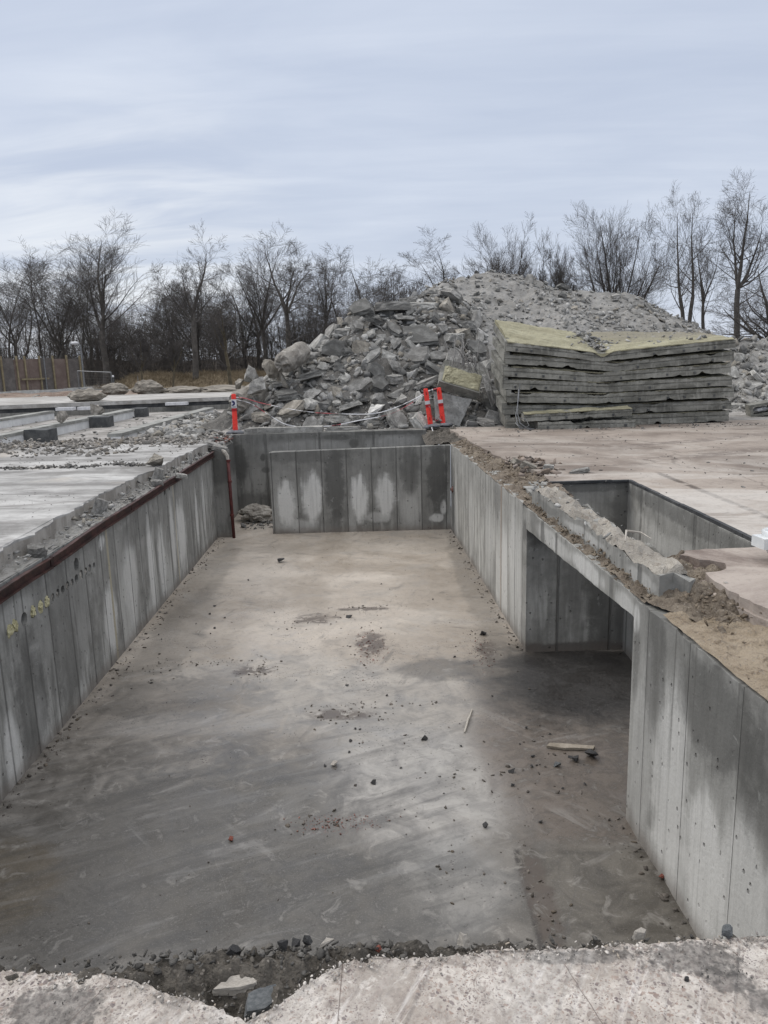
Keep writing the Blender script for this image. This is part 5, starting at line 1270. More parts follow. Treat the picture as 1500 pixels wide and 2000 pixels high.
def make_tree(x, y, H, Wd, lean, style, seed, label, group, stems=1, trunk_r=None, bark='bark', fine=.012, fork=0):
    S = STYLE[style]; r = random.Random(seed); segs = [[] for _ in range(5)]
    tr = trunk_r or H * .018
    for s in range(stems):
        p0 = Vector((r.uniform(-.10, .10) * (stems > 1), r.uniform(-.08, .08) * (stems > 1), -.1))
        d = Vector((lean / H + r.uniform(-.16, .16) * (stems > 1), r.uniform(-.05, .05), 1)).normalized()
        hb = S['bare'] * H; n = 5; q = p0.copy(); r0 = tr * 1.25
        for i in range(n):
            d2 = (d + Vector((r.gauss(0, .05), r.gauss(0, .05), 0))).normalized(); q2 = q + d2 * hb / n; r1 = tr * (1.0 - .06 * i)
            segs[0].append((q, q2, r0, r1)); q, r0 = q2, r1
        for l in range(S['lead'] if stems == 1 else max(1, S['lead'] - 2)):
            a = R(r.uniform(8, S['ang'][0] * .8) * (l > 0 or fork)); az = 6.283 * (l + r.uniform(-.3, .3)) / S['lead'] + seed
            ld = (Matrix.Rotation(az, 3, 'Z') @ Matrix.Rotation(a, 3, 'X') @ d).normalized()
            grow(segs, r, q.copy(), ld, (H - hb) * (.80 if l == 0 else r.uniform(.5, .75)), r0 * (.8 if l == 0 else r.uniform(.5, .7)), 0, S)
        if style in ('open', 'oak', 'oval'):
            for _ in range(3 if style == 'open' else 6):   # low side limbs
                s0 = r.choice(segs[0][2:5]); cd = Vector((r.gauss(0, 1), r.gauss(0, 1), .55)).normalized()
                grow(segs, r, s0[1].copy(), cd, H * r.uniform(.18, .36), tr * .32, 1, S)
    al = [q for lv in segs for s in lv for q in (s[0], s[1])]
    zl = sorted(q.z for q in al); zs = zl[int(len(zl) * .9975)]; xs = sorted(q.x for q in al); w0 = xs[int(len(xs) * .995)] - xs[int(len(xs) * .005)]
    fz = H / zs; fx = Wd * (1.22 if x < 5 else 1.12) / w0; fx = max(.45, min(2.6, fx))
    for lv in segs:
        for i, (a, b, ra, rb) in enumerate(lv):
            lv[i] = (Vector((a.x * fx, a.y * fx, a.z * fz)), Vector((b.x * fx, b.y * fx, b.z * fz)), max(fine, ra), max(fine * .8, rb))
    t = empty('bare_tree', (x, y, .09)); tag(t, label, 'tree', group)
    NSEG.append(sum(map(len, segs)))
    o = link('trunk', prism_mesh('trunk', segs[0], 7), MAT[bark], t)
    o = link('crown', prism_mesh('crown', segs[1] + segs[2] + segs[3] + segs[4], 3), MAT['twig'], t)
    return t
NSEG = []
TG = 'bare winter trees behind the site'
for row in (
    (-26.9, 62, 10.8, 6.6, .6, 'stems', 11, 'bare many stemmed tree at the far left above the timber fence', 4, .14, 'bark'),
    (-21.4, 60, 13.2, 6.8, .4, 'vase', 12, 'tallest bare tree on the left, its trunk forking above the street lamp', 1, .26, 'bark'),
    (-13.7, 57, 11.3, 4.4, .3, 'open', 13, 'slender bare tree with long clear trunk above the straw bank', 1, .24, 'bark'),
    (-21.0, 78, 10.1, 9.6, .6, 'oak', 14, 'dense dark spreading bare tree left of the slender tall tree', 1, .3, 'bark'),
    (-9.7, 50, 5.6, 2.4, -.6, 'open', 15, 'small leaning bare tree with greenish bark at the end of the straw bank', 1, .13, 'bark2'),
    (-9.9, 68, 12.0, 5.6, -.4, 'vase', 16, 'bare tree with upright branches just left of the forked one near mid photo', 1, .22, 'bark'),
    (-7.6, 64, 12.7, 6.0, .2, 'open', 17, 'tall airy bare tree rising behind the boulders', 1, .24, 'bark'),
    (-4.8, 70, 11.2, 4.8, .4, 'open', 18, 'thin bare tree between the airy tall one and the rubble heap', 1, .2, 'bark'),
    (-1.3, 63, 10.4, 8.4, .5, 'oak', 19, 'wide spreading bare tree directly left of the rubble heap crest', 1, .3, 'bark'),
    (6.7, 74, 13.4, 7.0, 0, 'open', 20, 'bare tree with arching top above the left shoulder of the far heap', 1, .25, 'bark'),
    (12.3, 72, 13.6, 8.0, 0, 'oval', 21, 'full rounded bare tree above the middle of the far heap', 1, .25, 'bark'),
    (17.4, 76, 12.0, 5.2, 0, 'oval', 22, 'smaller rounded bare tree right of the full one above the far heap', 1, .22, 'bark'),
    (23.8, 78, 15.8, 10.4, 0, 'oval', 23, 'broad fan shaped bare tree, the widest right of the far heap', 1, .34, 'bark'),
    (26.2, 66, 15.0, 5.4, -.5, 'open', 24, 'tall narrow bare tree with two dark stems right of the fan shaped one', 2, .2, 'bark'),
    (27.5, 60, 14.9, 5.2, -.6, 'open', 25, 'tallest bare tree at the right edge, with one straight trunk', 1, .25, 'bark'),
    (27.2, 54, 7.4, 7.2, .1, 'oak', 26, 'low thick trunked bare tree cut by the right photo edge', 1, .34, 'bark'),
    (-31.5, 66, 10.9, 6.0, .5, 'stems', 27, 'bare tree cut by the left photo edge', 3, .14, 'bark'),
    (-26.6, 71, 11.4, 5.0, .4, 'stems', 28, 'bare upright tree left behind the forked tallest one', 3, .14, 'bark'),
    (-12.6, 72, 9.3, 5.4, .1, 'oak', 29, 'dark bushy bare tree right of the slender tall one', 1, .24, 'bark'),
    (-21.2, 67, 6.8, 5.8, .8, 'oak', 30, 'low dark tangled tree right under the forked tallest one', 1, .18, 'bark'),
    (-16.2, 52, 4.0, 1.9, .2, 'vase', 31, 'sapling with thin crown, left one before the straw bank', 1, .08, 'bark2'),
    (-14.3, 53, 3.7, 1.9, .2, 'vase', 32, 'sapling with thin crown, right one before the straw bank', 1, .08, 'bark2'),
    (28.4, 68, 12.6, 3.4, -.3, 'open', 33, 'thin bare tree between the two tall ones on the right', 1, .17, 'bark'),
    (-17.4, 74, 9.6, 6.5, 0, 'oak', 34, 'dark dense bare tree directly behind the slender tall one', 1, .25, 'bark'),
    (-6.4, 78, 9.4, 6.5, 0, 'oak', 35, 'dark bare tree far back behind the airy tall one', 1, .22, 'bark'),
    (1.6, 80, 10.6, 6.0, 0, 'oval', 36, 'bare tree peeping over the left heap crest', 1, .2, 'bark')):
    x, y, H, Wd, lean, style, seed, lab, stems, tr, bark = row
    make_tree(x, y, H, Wd, lean, style, seed, lab, TG, stems, tr, bark, fine=.0068 if H > 8 else .006)

# more of the same trees standing deeper in the wood: copies
def copy_tree(o, x, y, rz, sc, label, group):
    c = o.copy(); C.objects.link(c); c.location = (x, y, .09); c.rotation_euler = (0, 0, rz); c.scale = (sc, sc, sc); c['label'] = label; c['group'] = group
    for ch in o.children:
        d = ch.copy(); C.objects.link(d); d.parent = c
TREES = [o for o in C.objects if o.name.startswith('bare_tree')]
r = random.Random(77)
for i in range(15):
    src = TREES[(0, 3, 5, 8, 18, 23, 24, 17)[i % 8]]
    xx = -46 + 47.5 * (i + r.uniform(-.4, .4)) / 14; yy = r.uniform(74, 92)
    copy_tree(src, xx, yy, r.uniform(0, 6.28), r.uniform(.72, .98) * (.85 if xx > -8 else 1), 'bare tree standing deep in the dark wood behind the front row of trees', 'bare trees deep in the wood')

# brushwood filling the woodland floor on the left: nobody could count its stems
def brushwood(name, n, xr, yr, hr, seed, twigs=9):
    g_ = np.random.default_rng(seed); A, B, ra, rb = [], [], [], []
    x = g_.uniform(*xr, n); y = g_.uniform(*yr, n); h = g_.uniform(*hr, n) * (.6 + .6 * g_.random(n))
    for i in range(n):
        p = np.array((x[i], y[i], -.2)); d = np.array((g_.normal(0, .14), g_.normal(0, .14), 1.0)); r0 = h[i] * .007 + .008
        for k in range(4):
            q = p + d * h[i] / 4; A.append(p); B.append(q); ra.append(r0 * (1 - k * .2)); rb.append(r0 * (.8 - k * .2))
            for _ in range(twigs // 3):
                t = p + (q - p) * g_.random(); dd = d + g_.normal(0, .55, 3); e = t + dd * h[i] * g_.uniform(.10, .24)
                A.append(t); B.append(e); ra.append(.008); rb.append(.005)
                for _ in range(2):
                    t2 = t + (e - t) * g_.uniform(.3, 1); A.append(t2); B.append(t2 + (dd + g_.normal(0, .5, 3)) * h[i] * g_.uniform(.05, .12)); ra.append(.007); rb.append(.005)
            d = d + g_.normal(0, .12, 3) * np.array((1, 1, .2)); p = q
    return tag(link(name, prism_np(name, np.array(A), np.array(B), np.array(ra), np.array(rb), 3), MAT['brush']), kind='stuff')
brushwood('brushwood', 1100, (-50, 3), (64, 92), (3.0, 7.5), 5)
brushwood('undergrowth', 700, (-46, 2), (60, 80), (1.4, 3.0), 6)
brushwood('hedge_brush', 240, (20, 66), (84, 100), (2.0, 4.2), 7)
# wooded rise behind, seen only as darkness between the stems
vs = []; nx, ny = 90, 12
for j in range(ny):
    for i in range(nx):
        x = -75 + 82 * i / (nx - 1); y = 88 + 30 * j / (ny - 1)
        vs.append((x, y, min(1, j / 3) * (2.2 + 1.4 * nz(x * .12, y * .1, 3)) * min(1, (nx - 1 - i) / 14) - .2))
tag(link('woodland_rise', mesh('woodland_rise', vs, [(j * nx + i, j * nx + i + 1, (j + 1) * nx + i + 1, (j + 1) * nx + i) for j in range(ny - 1) for i in range(nx - 1)]), MAT['leafsoil']), kind='structure')

# straw bank: a low mound covered with dry grass blades
vs = []; nx, ny = 70, 12
def bank(x, y): return max(0, (1 - ((y - 58.5) / 2.6) ** 2)) * (.85 + .25 * nz(x * .5, y * .4, 8)) * min(1, max(0, (x + 20.2) / 1.4)) + .06
for j in range(ny):
    for i in range(nx):
        x = -21 + 17 * i / (nx - 1); y = 55.5 + 6 * j / (ny - 1); vs.append((x, y, bank(x, y) + .05))
tag(link('grass_bank', mesh('grass_bank', vs, [(j * nx + i, j * nx + i + 1, (j + 1) * nx + i + 1, (j + 1) * nx + i) for j in range(ny - 1) for i in range(nx - 1)]), MAT['straw']), kind='structure')
A, B = [], []
for _ in range(14000):
    x, y = random.uniform(-20.8, -4), random.uniform(55.6, 60.5); z = bank(x, y) + .03; h = random.uniform(.15, .55)
    A.append((x, y, z)); B.append((x + random.gauss(0, .25) * h * 1.6, y + random.gauss(-.1, .3) * h, z + h * random.uniform(.25, .9)))
tag(link('dry_grass', prism_np('dry_grass', np.array(A), np.array(B), np.full(len(A), .012), np.full(len(A), .004), 3), MAT['straw']), kind='stuff')

# ------------------------------------------------------------------ timber braced hoarding, lamp, mesh panel
FA, FB = Vector((-24.6, 47.0, 0)), Vector((-20.4, 53.0, 0))   # the line the hoarding runs along
FA2 = FA - (FB - FA) * .55
t = empty('hoarding_fence', (-22, 50, 0)); tag(t, 'tall hoarding of brown grey boards with pine posts on white concrete blocks', 'fence')
L = (FB - FA2).length; dv = (FB - FA2).normalized(); nv = Vector((dv.y, -dv.x, 0))
def fbox(mb, s0, s1, o0, o1, z0, z1, mi=0):
    P = [FA2 + dv * s + nv * o for s, o in ((s0, o0), (s1, o0), (s1, o1), (s0, o1))]
    mb.addf([(p.x, p.y, z0) for p in P] + [(p.x, p.y, z1) for p in P], [(0, 3, 2, 1), (4, 5, 6, 7), (0, 1, 5, 4), (1, 2, 6, 5), (2, 3, 7, 6), (3, 0, 4, 7)], mi)
s = 0; k = 0; r = random.Random(2)
while s < L - .2:
    w_ = r.uniform(.8, 1.25); e = min(L, s + w_); mb = MB(); fbox(mb, s, e - .015, -.05, 0, .25, 2.35 + r.uniform(-.05, .06)); kid(mb.build('board_panel', MAT['board2'] if r.random() < .35 else MAT['board']), t); s = e
s = .15
while s < L:
    mb = MB(); fbox(mb, s, s + .10, .004, .10, .12, 2.52 + r.uniform(-.04, .05)); kid(mb.build('post', MAT['timber']), t); s += r.choice((.5, .55, .95, 1.0))
mb = MB(); fbox(mb, L * .60, L * .60 + 1.9, .105, .16, 1.02, 1.12); kid(mb.build('rail', MAT['timber']), t)
mb = MB(); fbox(mb, L * .74, L * .74 + .07, .165, .23, .1, 2.5); kid(mb.build('steel_pole', MAT['galv']), t)
s = 0
while s < L + .2:
    e = s + 1.95; mb = MB(); fbox(mb, s, e - .03, -.25, .42, -.02, .36 + r.uniform(-.03, .03)); kid(mb.build('concrete_block', MAT['whiteconc']), t); s = e
t = empty('street_lamp', (-21.0, 54.6, .1)); tag(t, 'grey street lamp with small white head beside the hoarding', 'street lamp')
mb = MB(); mb.tube([(-21.0, 54.6, .0), (-21.0, 54.6, 1.2), (-21.0, 54.6, 3.3)], [.075, .06, .045], 8); kid(mb.build('pole', MAT['galv']), t)
mb = MB(); mb.tube([(-21.0, 54.6, 3.25), (-21.1, 54.5, 3.36), (-21.22, 54.45, 3.38)], .03, 6); kid(mb.build('arm', MAT['galv']), t)
mb = MB(); mb.addf(*lump((-21.3, 54.4, 3.40), .24, 2, amp=.02, sub=3, squash=(1.1, .8, .5))); kid(mb.build('lamp_head', MAT['white'], smooth=True), t)
t = empty('mesh_fence', (-18.7, 50, 0)); tag(t, 'temporary wire mesh fence panel between the hoarding and the straw bank', 'fence')
MA, MBp = Vector((-20.0, 51.0, 0)), Vector((-17.45, 50, 0))
mb = MB()
for a, b in ((MA + UPV * 1.5, MBp + UPV * 1.36), (MA + UPV * .3, MBp + UPV * .28), (MA, MA + UPV * 1.5), (MBp, MBp + UPV * 1.4)): mb.tube([a, b], .028, 6)
kid(mb.build('tube_frame', MAT['galv']), t)
mb = MB()
for q in range(1, 22): mb.tube([MA + (MBp - MA) * q / 22 + UPV * .3, MA + (MBp - MA) * q / 22 + UPV * 1.45], .0035, 3)
for q in range(1, 7): mb.tube([MA + UPV * (.3 + q * .18), MBp + UPV * (.28 + q * .165)], .0035, 3)
kid(mb.build('wire_mesh', MAT['wire']), t)
mb = MB(); mb.tube([(-17.3, 49.9, 0), (-17.3, 49.9, 1.05)], .055, 8); mb.lathe([(.05, 0), (.075, .03), (.07, .1), (.02, .14)], 8, (-17.3, 49.9, 1.04), 1)
tag(mb.build('marker_post', [MAT['darkblock'], MAT['white']]), 'dark marker post with white cap at the end of the mesh fence', 'post')
mb = MB(); mb.tube([(-15.9, 50.5, 0), (-15.9, 50.5, 1.1)], .02, 5)
tag(mb.build('thin_stake', MAT['galv']), 'thin grey stake standing before the straw bank', 'stake')

# bank of reddish earth between platform and hoarding
vs = []; nx, ny = 60, 14
for j in range(ny):
    for i in range(nx):
        x = -30 + 18.5 * i / (nx - 1); y = 39 + 7.5 * j / (ny - 1)
        vs.append((x, y, .05 + .42 * max(0.0, math.sin(math.pi * j / (ny - 1))) ** .7 * min(1, (nx - 1 - i) / 12) * (.75 + .5 * nz(x * .5, y * .5, 4)) + .05 * nz(x * 3, y * 3, 2)))
tag(link('earth_bank', mesh('earth_bank', vs, [(j * nx + i, j * nx + i + 1, (j + 1) * nx + i + 1, (j + 1) * nx + i) for j in range(ny - 1) for i in range(nx - 1)]), soil_mat('reddish_earth', (.16, .115, .09), (.27, .215, .175), (.10, .075, .06), 2)), kind='structure')
scatter('bank_rubble', MAT['rubble'], [(random.uniform(-28, -14), random.uniform(39.2, 43), .18 + .1 * random.random(), .08 + .4 * random.random() ** 3, None) for _ in range(160)], 33)

# far platform with its dark edge, beams and blocks on the lower ground
t0 = MB(); t0.prism(jag([(-60, 30.2), (-15.3, 30.8), (-6.8, 33.3)], 1.0, .06, 3) + [(-5.8, 33.4), (-5.2, 39.2), (-60, 38.6)], .14, .30)
tag(t0.build('platform', MAT['platform']), 'long pale concrete platform beyond the sunken strip on the left', 'platform')
t0 = MB(); t0.prism(jag([(-60, 30.24), (-15.3, 30.84), (-6.8, 33.34)], .5, .03, 4) + [(-5.9, 33.6), (-6.2, 34.2), (-60, 31.5)], -.02, .138)
tag(t0.build('bitumen_band', MAT['bitumen']), 'black bitumen layer under the front edge of the pale platform', 'bitumen layer')
t0 = MB(); t0.prism([(-60, 30.1), (-15.3, 30.7), (-6.8, 33.2), (-5.9, 33.5), (-6.2, 34.2), (-60, 31.5)], -.24, -.024)
tag(t0.build('foundation_wall', wall_mat('foundation_concrete', 'x', 2.6, .4, seed=81, tone=.75)), 'grey foundation wall below the black bitumen layer on the left', 'foundation wall')
for i, (x0, x1, y, z) in enumerate(((-13.1, -12.4, 31.0, .03), (-12.3, -11.5, 31.2, .02), (-9.1, -8.2, 32.5, .05))):
    mb = MB(); mb.prism(jag([(x0, y - .25), (x1, y - .22), (x1, y + .1), (x0, y + .1)], .12, .03, i, True), z, z + .12)
    tag(mb.build('foam_board', MAT['white']), ('torn white foam board left at the platform edge', 'torn white foam board beside the big boulder', 'long white foam board at the right end of the black layer')[i], 'foam board', 'white foam boards under the platform edge')
for i, (x, y0, y1, lab) in enumerate(((-9.65, 15.9, 29.3, 'middle one of three long ground beams on the lower strip, carrying two dark blocks'), (-6.55, 18.6, 29.0, 'rightmost long ground beam, running into rubble near the wall'), (-12.85, 16.5, 29.6, 'leftmost long ground beam near the left photo edge'))):
    t = empty('ground_beam', (x, (y0 + y1) / 2, -.2)); tag(t, lab, 'ground beam', 'long concrete ground beams on the left')
    mb = MB(); mb.prism(ztops(jag([(x - .18, y0), (x + .18, y0), (x + .20, y1), (x - .16, y1)], .5, .012, i, True), .10, .015, i), .022, .1); kid(mb.build('beam_body', MAT['beamconc']), t)
    mb = MB(); mb.prism(jag([(x - .15, y0), (x + .155, y0), (x + .175, y1), (x - .13, y1)], .8, .006, i + 4, True), -.222, .021); kid(mb.build('limewashed_side', MAT['limewash']), t)
for i, (x, y, s, lab) in enumerate(((-9.15, 20.4, .62, 'dark square concrete block against the middle ground beam, nearer one'), (-9.2, 25.0, .62, 'dark square concrete block against the middle ground beam, farther one'), (-9.4, 29.6, .6, 'dark block closing the far end of the middle ground beam'))):
    mb = MB(); mb.prism(ztops(jag([(x - s / 2, y - s / 2), (x + s / 2, y - s / 2), (x + s / 2, y + s / 2), (x - s / 2, y + s / 2)], .15, .012, i, True), .12, .02, i), -.23, .12)
    tag(mb.build('concrete_block', MAT['darkblock']), lab, 'concrete block', 'dark blocks on the middle ground beam')
for i, (x, y, z, wd, h, m_, lab) in enumerate(((-12.5, 32.6, .52, 1.45, .55, 'boulder', 'big flat grey boulder lying on the platform edge'), (-13.9, 40.2, .52, 1.3, .75, 'boulder', 'round sandy boulder just right behind the big flat one'), (-12.3, 40.6, .55, 1.6, .85, 'boulder', 'reddish tan boulder, right one of the pair beyond the platform'),
        (-10.6, 41.0, .35, 2.2, .5, 'boulder', 'long low sandy boulder beyond the middle of the platform'), (-8.4, 41.2, .33, 2.9, .5, 'boulder', 'longest low sandy boulder beyond the right end of the platform'), (-9.45, 22.6, .27, .36, .44, 'pile', 'knobbly concrete lump standing on the middle ground beam'), (-9.75, 26.2, .26, .5, .5, 'pile', 'sandy lump on the middle ground beam near the big boulder'))):
    mb = MB(); mb.addf(*lump((0, 0, 0), .5, i + 13, amp=.26, sub=4)); me = mesh('boulder', mb.v, mb.f) if i < 5 else LIB['block'][i + 3].copy(); me.materials.clear(); me.materials.append(MAT[m_])
    o = bpy.data.objects.new('boulder', me); C.objects.link(o); o.location = (x, y, z); o.scale = (wd, wd * .75, h); tag(o, lab, 'boulder', 'boulders around the far platform')
mb = MB(); mb.tube([(-11.0, 29.7, .25), (-9.6, 26.6, -.1)], .03, 6); tag(mb.build('leaning_pole', MAT['palestone']), 'pale pole leaning against the middle ground beam', 'pole')

print('tree segments', NSEG)
# ------------------------------------------------------------------ debris on the slabs and the pit floor
r = random.Random(21)
# gravel rows on the left slab
items = []
def row(n, xr, yc, wob, sig, s0, s1, dst, z=.15, pw=2.2):
    for _ in range(n):
        x = r.uniform(*xr); y = yc + wob * nz(x * .6, yc, 1) + r.gauss(0, sig) * (.5 + abs(nz(x * 1.4, yc, 7)) * 1.6)
        s = s0 + (s1 - s0) * r.random() ** pw; dst.append((x, y, z + s * .1, s, None))
row(2100, (-9.5, -3.62), 15.6, .9, .5, .02, .17, items); row(420, (-9.5, -4.6), 14.2, .8, .3, .02, .14, items)
row(300, (-9, -3.7), 15.0, .5, .9, .015, .06, items)
items2 = []
row(700, (-7.6, -3.75), 12.0, .5, .10, .015, .10, items2); row(160, (-8, -3.7), 12.6, .6, .4, .012, .05, items2); row(260, (-6.5, -3.7), 9.3, .8, .5, .008, .035, items2)
scatter('gravel', rubble_mat('mixed_gravel', (.24, .225, .205)), items, 5); scatter('dark_gravel', MAT['gravel'], items2, 6)
# rubble spilled between the ground beams and the wall
items = []
while len(items) < 1500:
    x, y = r.uniform(-7.6, -3.7), r.uniform(16.2, 26); w_ = max(0, 1 - abs(x + 4.9 + (y - 20) * .12) / 2.4)
    if r.random() > w_ * (1.1 if y < 22.5 else .5): continue
    s = .04 + .32 * r.random() ** 2.8; items.append((x, y, -.2 + w_ * .28 + s * .12, s, None))
while len(items) < 2100:
    x, y = r.uniform(-15, -3.9), r.uniform(16.6, 30); s = .03 + .16 * r.random() ** 3; items.append((x, y, -.21 + s * .1, s, None))
scatter('spilled_rubble', MAT['rubble'], items, 7)
items = [(r.uniform(-4.0, -3.35), r.uniform(15.9, 17.4), .0 + .1 * r.random(), .03 + .11 * r.random() ** 2, None) for _ in range(90)]
scatter('brick_rubble', MAT['brickbits'], items, 8)
items = [(r.uniform(-4.1, -3.35), r.uniform(15.4, 17.5), -.06 + .16 * r.random(), .05 + .25 * r.random() ** 2, None) for _ in range(160)]
scatter('corner_rubble', MAT['rubble'], items, 9)
# crumbs on the ledge under the left slab edge
items = []
for _ in range(900):
    y = r.uniform(1.8, 14.9); u = r.random() ** 1.5; x = lwx(y) - .03 - .24 * u; s = .012 + .085 * r.random() ** 3.2
    if nz(y * .9, 4, 2) < -.15 and r.random() < .6: continue
    items.append((x, y, -.01 + .07 * u + s * .2, s, None))
scatter('ledge_crumbs', MAT['rubble'], items, 10)
# right hand ledge, trough rim and dirt
items = []
for _ in range(1100):
    y = r.uniform(5.0, 15.2); u = r.random(); wd = .12 if y < 8.6 else .42 if y < 12 else .3
    s = .01 + .05 * r.random() ** 3; items.append((rwx(y) + .03 + wd * u, y, .02 + .06 * u + s * .2, s, None))
for _ in range(500):
    x, y = r.uniform(1.95, 2.5), r.uniform(4.35, 5.75); s = .008 + .045 * r.random() ** 3; items.append((x, y, .05 + .07 * r.random(), s, None))
for _ in range(260):
    y = r.uniform(1.9, 4.5); s = .004 + .02 * r.random() ** 3; items.append((rwx(y) + .05 + r.random() * .5, y, .02 + s * .2, s, None))
scatter('dirt_clods', soil_mat('clod_soil', (.20, .155, .11), (.30, .25, .19), (.12, .09, .065), 12), items, 11)
items = []
for _ in range(140):
    x, y = r.gauss(2.22, .14), r.uniform(10.2, 12.2); s = .03 + .14 * r.random() ** 2; items.append((x, y, .09 + s * .15, s, None))
for _ in range(160):
    y = r.uniform(8.7, 15); s = .02 + .07 * r.random() ** 2; items.append((float(np.interp(y, [8.7, 10.5, 12.5, 15], [2.15, 2.2, 1.9, 1.72])) + r.gauss(0, .06), y, .07 + s * .1, s, None))
scatter('broken_paving', MAT['brickbits2'] if 'brickbits2' in MAT else rubble_mat('brown_paving_bits', (.20, .165, .14)), items, 12)
items = []
for _ in range(900):
    x, y = r.uniform(1.7, 12), r.uniform(8.5, 17.2); s = .008 + .05 * r.random() ** 4; items.append((x, y, .103 + s * .05, s, None))
for _ in range(300):
    x, y = r.uniform(2.6, 8.4), r.gauss(16.75, .25); s = .012 + .07 * r.random() ** 3; items.append((x, y, .103 + s * .05, s, None))
scatter('yard_grit', MAT['gravel'], items, 13)
# crumbs of soil along the near slab edge
items = []
for _ in range(3600):
    x = r.uniform(-1.6, 1.6); y = r.uniform(1.70, 2.03); s = .003 + .018 * r.random() ** 2.6
    if -.8 < x < -.05: s *= 1.6
    if y > np.interp(x, [-1.7, -.85, -.6, -.1, .3, 1.7], [1.968, 1.962, 2.005, 2.03, 2.015, 2.02]) - .006: continue
    items.append((x, y, -.075 + .05 * math.exp(-((y - 1.93) / .07) ** 2) * (1.2 if x < .1 else .7) + r.random() * .012, s, None))
scatter('kerb_crumbs', MAT['rubble'], [(float(np.interp(y, [5, 8.6], [1.87, 1.72])) + r.uniform(-.06, .30), y, .21 + .03 * r.random(), .012 + .07 * r.random() ** 3, None) for y in [r.uniform(5.0, 8.6) for _ in range(60)]], 24)
for _ in range(70):
    x = r.uniform(-.78, .9); yy = float(np.interp(x, [-.8, -.6, -.1, .3, 1.7], [1.955, 1.99, 2.01, 2.0, 2.0])); s = .014 + .034 * r.random() ** 2
    if x > 0: s *= .6
    items.append((x, yy - abs(r.gauss(0, .05 if x < -.1 else .02)), -.04 + .01 * r.random(), s, None))
scatter('soil_crumbs', MAT['crumb'], items, 14)
items = []
for _ in range(420):
    cx, cy, sx, sy = r.choice(((-.93, 1.78, .09, .05), (.86, 1.87, .10, .04), (.55, 1.895, .12, .012), (.93, 1.82, .08, .04), (.0, 1.7, .9, .12)))
    s = .002 + .006 * r.random() ** 3; items.append((r.gauss(cx, sx), r.gauss(cy, sy), s * .15, s, None))
items = [q for q in items if q[1] < 1.895 and not (-.75 < q[0] < -.1 and q[1] > 1.68)]
scatter('slab_grit', MAT['crumb'], items, 15)
fex = lin(sorted([(p[0], p[1]) for p in fe]))
items = []
for _ in range(1500):
    x = r.uniform(-1.3, 1.5); s = .0025 + .012 * r.random() ** 3; items.append((x, fex(x) - .012 + abs(r.gauss(0, .012)) * r.choice((-1.6, 1)), -.002 + s * .1, s, None))
scatter('edge_chips', rubble_mat('pale_edge_chips', (.44, .41, .375)), items, 25)

# stones in the bite of the slab edge
for (loc, dims, rot, mat, k, kk, lab) in (
    ((-.375, 1.815, -.055), (.125, .085, .028), (.22, .10, .4), 'bluestone', 'slab', 3, 'flat blue grey stone lying in the broken slab edge'),
    ((-.445, 1.862, -.040), (.19, .07, .03), (.12, -.12, .22), 'palestone', 'slab', 6, 'pale aggregate concrete piece lying on the soil above the blue grey stone'),
    ((-.395, 1.765, -.085), (.055, .04, .022), (.3, 0, .3), 'bluestone', 'slab', 1, 'small light grey stone right below the flat blue grey stone'),
    ((-.30, 1.985, -.01), (.035, .03, .035), (0, .3, 1), 'darkstone', 'block', 3, 'upright dark stone on the soil rim right of the middle of the bite'),
    ((-.265, 1.99, -.012), (.04, .03, .03), (.2, .3, 2), 'darkstone', 'block', 5, 'dark stone second in the row on the soil rim'),
    ((-.205, 1.975, -.012), (.055, .035, .028), (.1, 0, .3), 'palestone', 'block', 7, 'pale rounded stone at the right end of the row on the soil rim'),
    ((-.335, 1.975, -.012), (.04, .03, .04), (0, 0, .6), 'darkstone', 'block', 9, 'dark stone at the left of the row on the soil rim'),
    ((.21, 1.985, -.02), (.06, .04, .045), (0, 0, .6), 'palestone', 'block', 2, 'earthy lump sitting on the soil rim near mid photo'),
    ((.73, 1.965, .0), (.055, .03, .03), (.1, .2, .6), 'palestone', 'slab', 4, 'pale stone fragment on the right part of the slab edge'),
    ((.985, 1.955, .012), (.05, .04, .035), (.3, .2, .1), 'bluestone', 'block', 8, 'grey stone on the slab edge near the right wall'),
    ((.80, 1.79, .006), (.02, .016, .012), (.3, .2, .1), 'darkstone', 'block', 8, 'small dark stone lying alone on the slab near the right side'),
    ((-.48, 1.965, -.02), (.05, .03, .03), (.3, .5, .1), 'darkstone', 'slab', 8, 'dark angular stone on the soil rim above the pale aggregate piece')):
    me = LIB[k][kk].copy(); me.materials.clear(); me.materials.append(MAT[mat])
    o = bpy.data.objects.new('stone', me); C.objects.link(o); o.location = loc; o.scale = dims; o.rotation_euler = rot; tag(o, lab, 'stone', 'stones along the near slab edge')
mb = MB(); mb.addf(*lump((-.05, 1.955, -.016), .009, 4, amp=.5, sub=3)); tag(mb.build('stone', MAT['redbrick']), 'tiny reddish stone on the soil rim just right of the bite', 'stone', 'stones along the near slab edge')

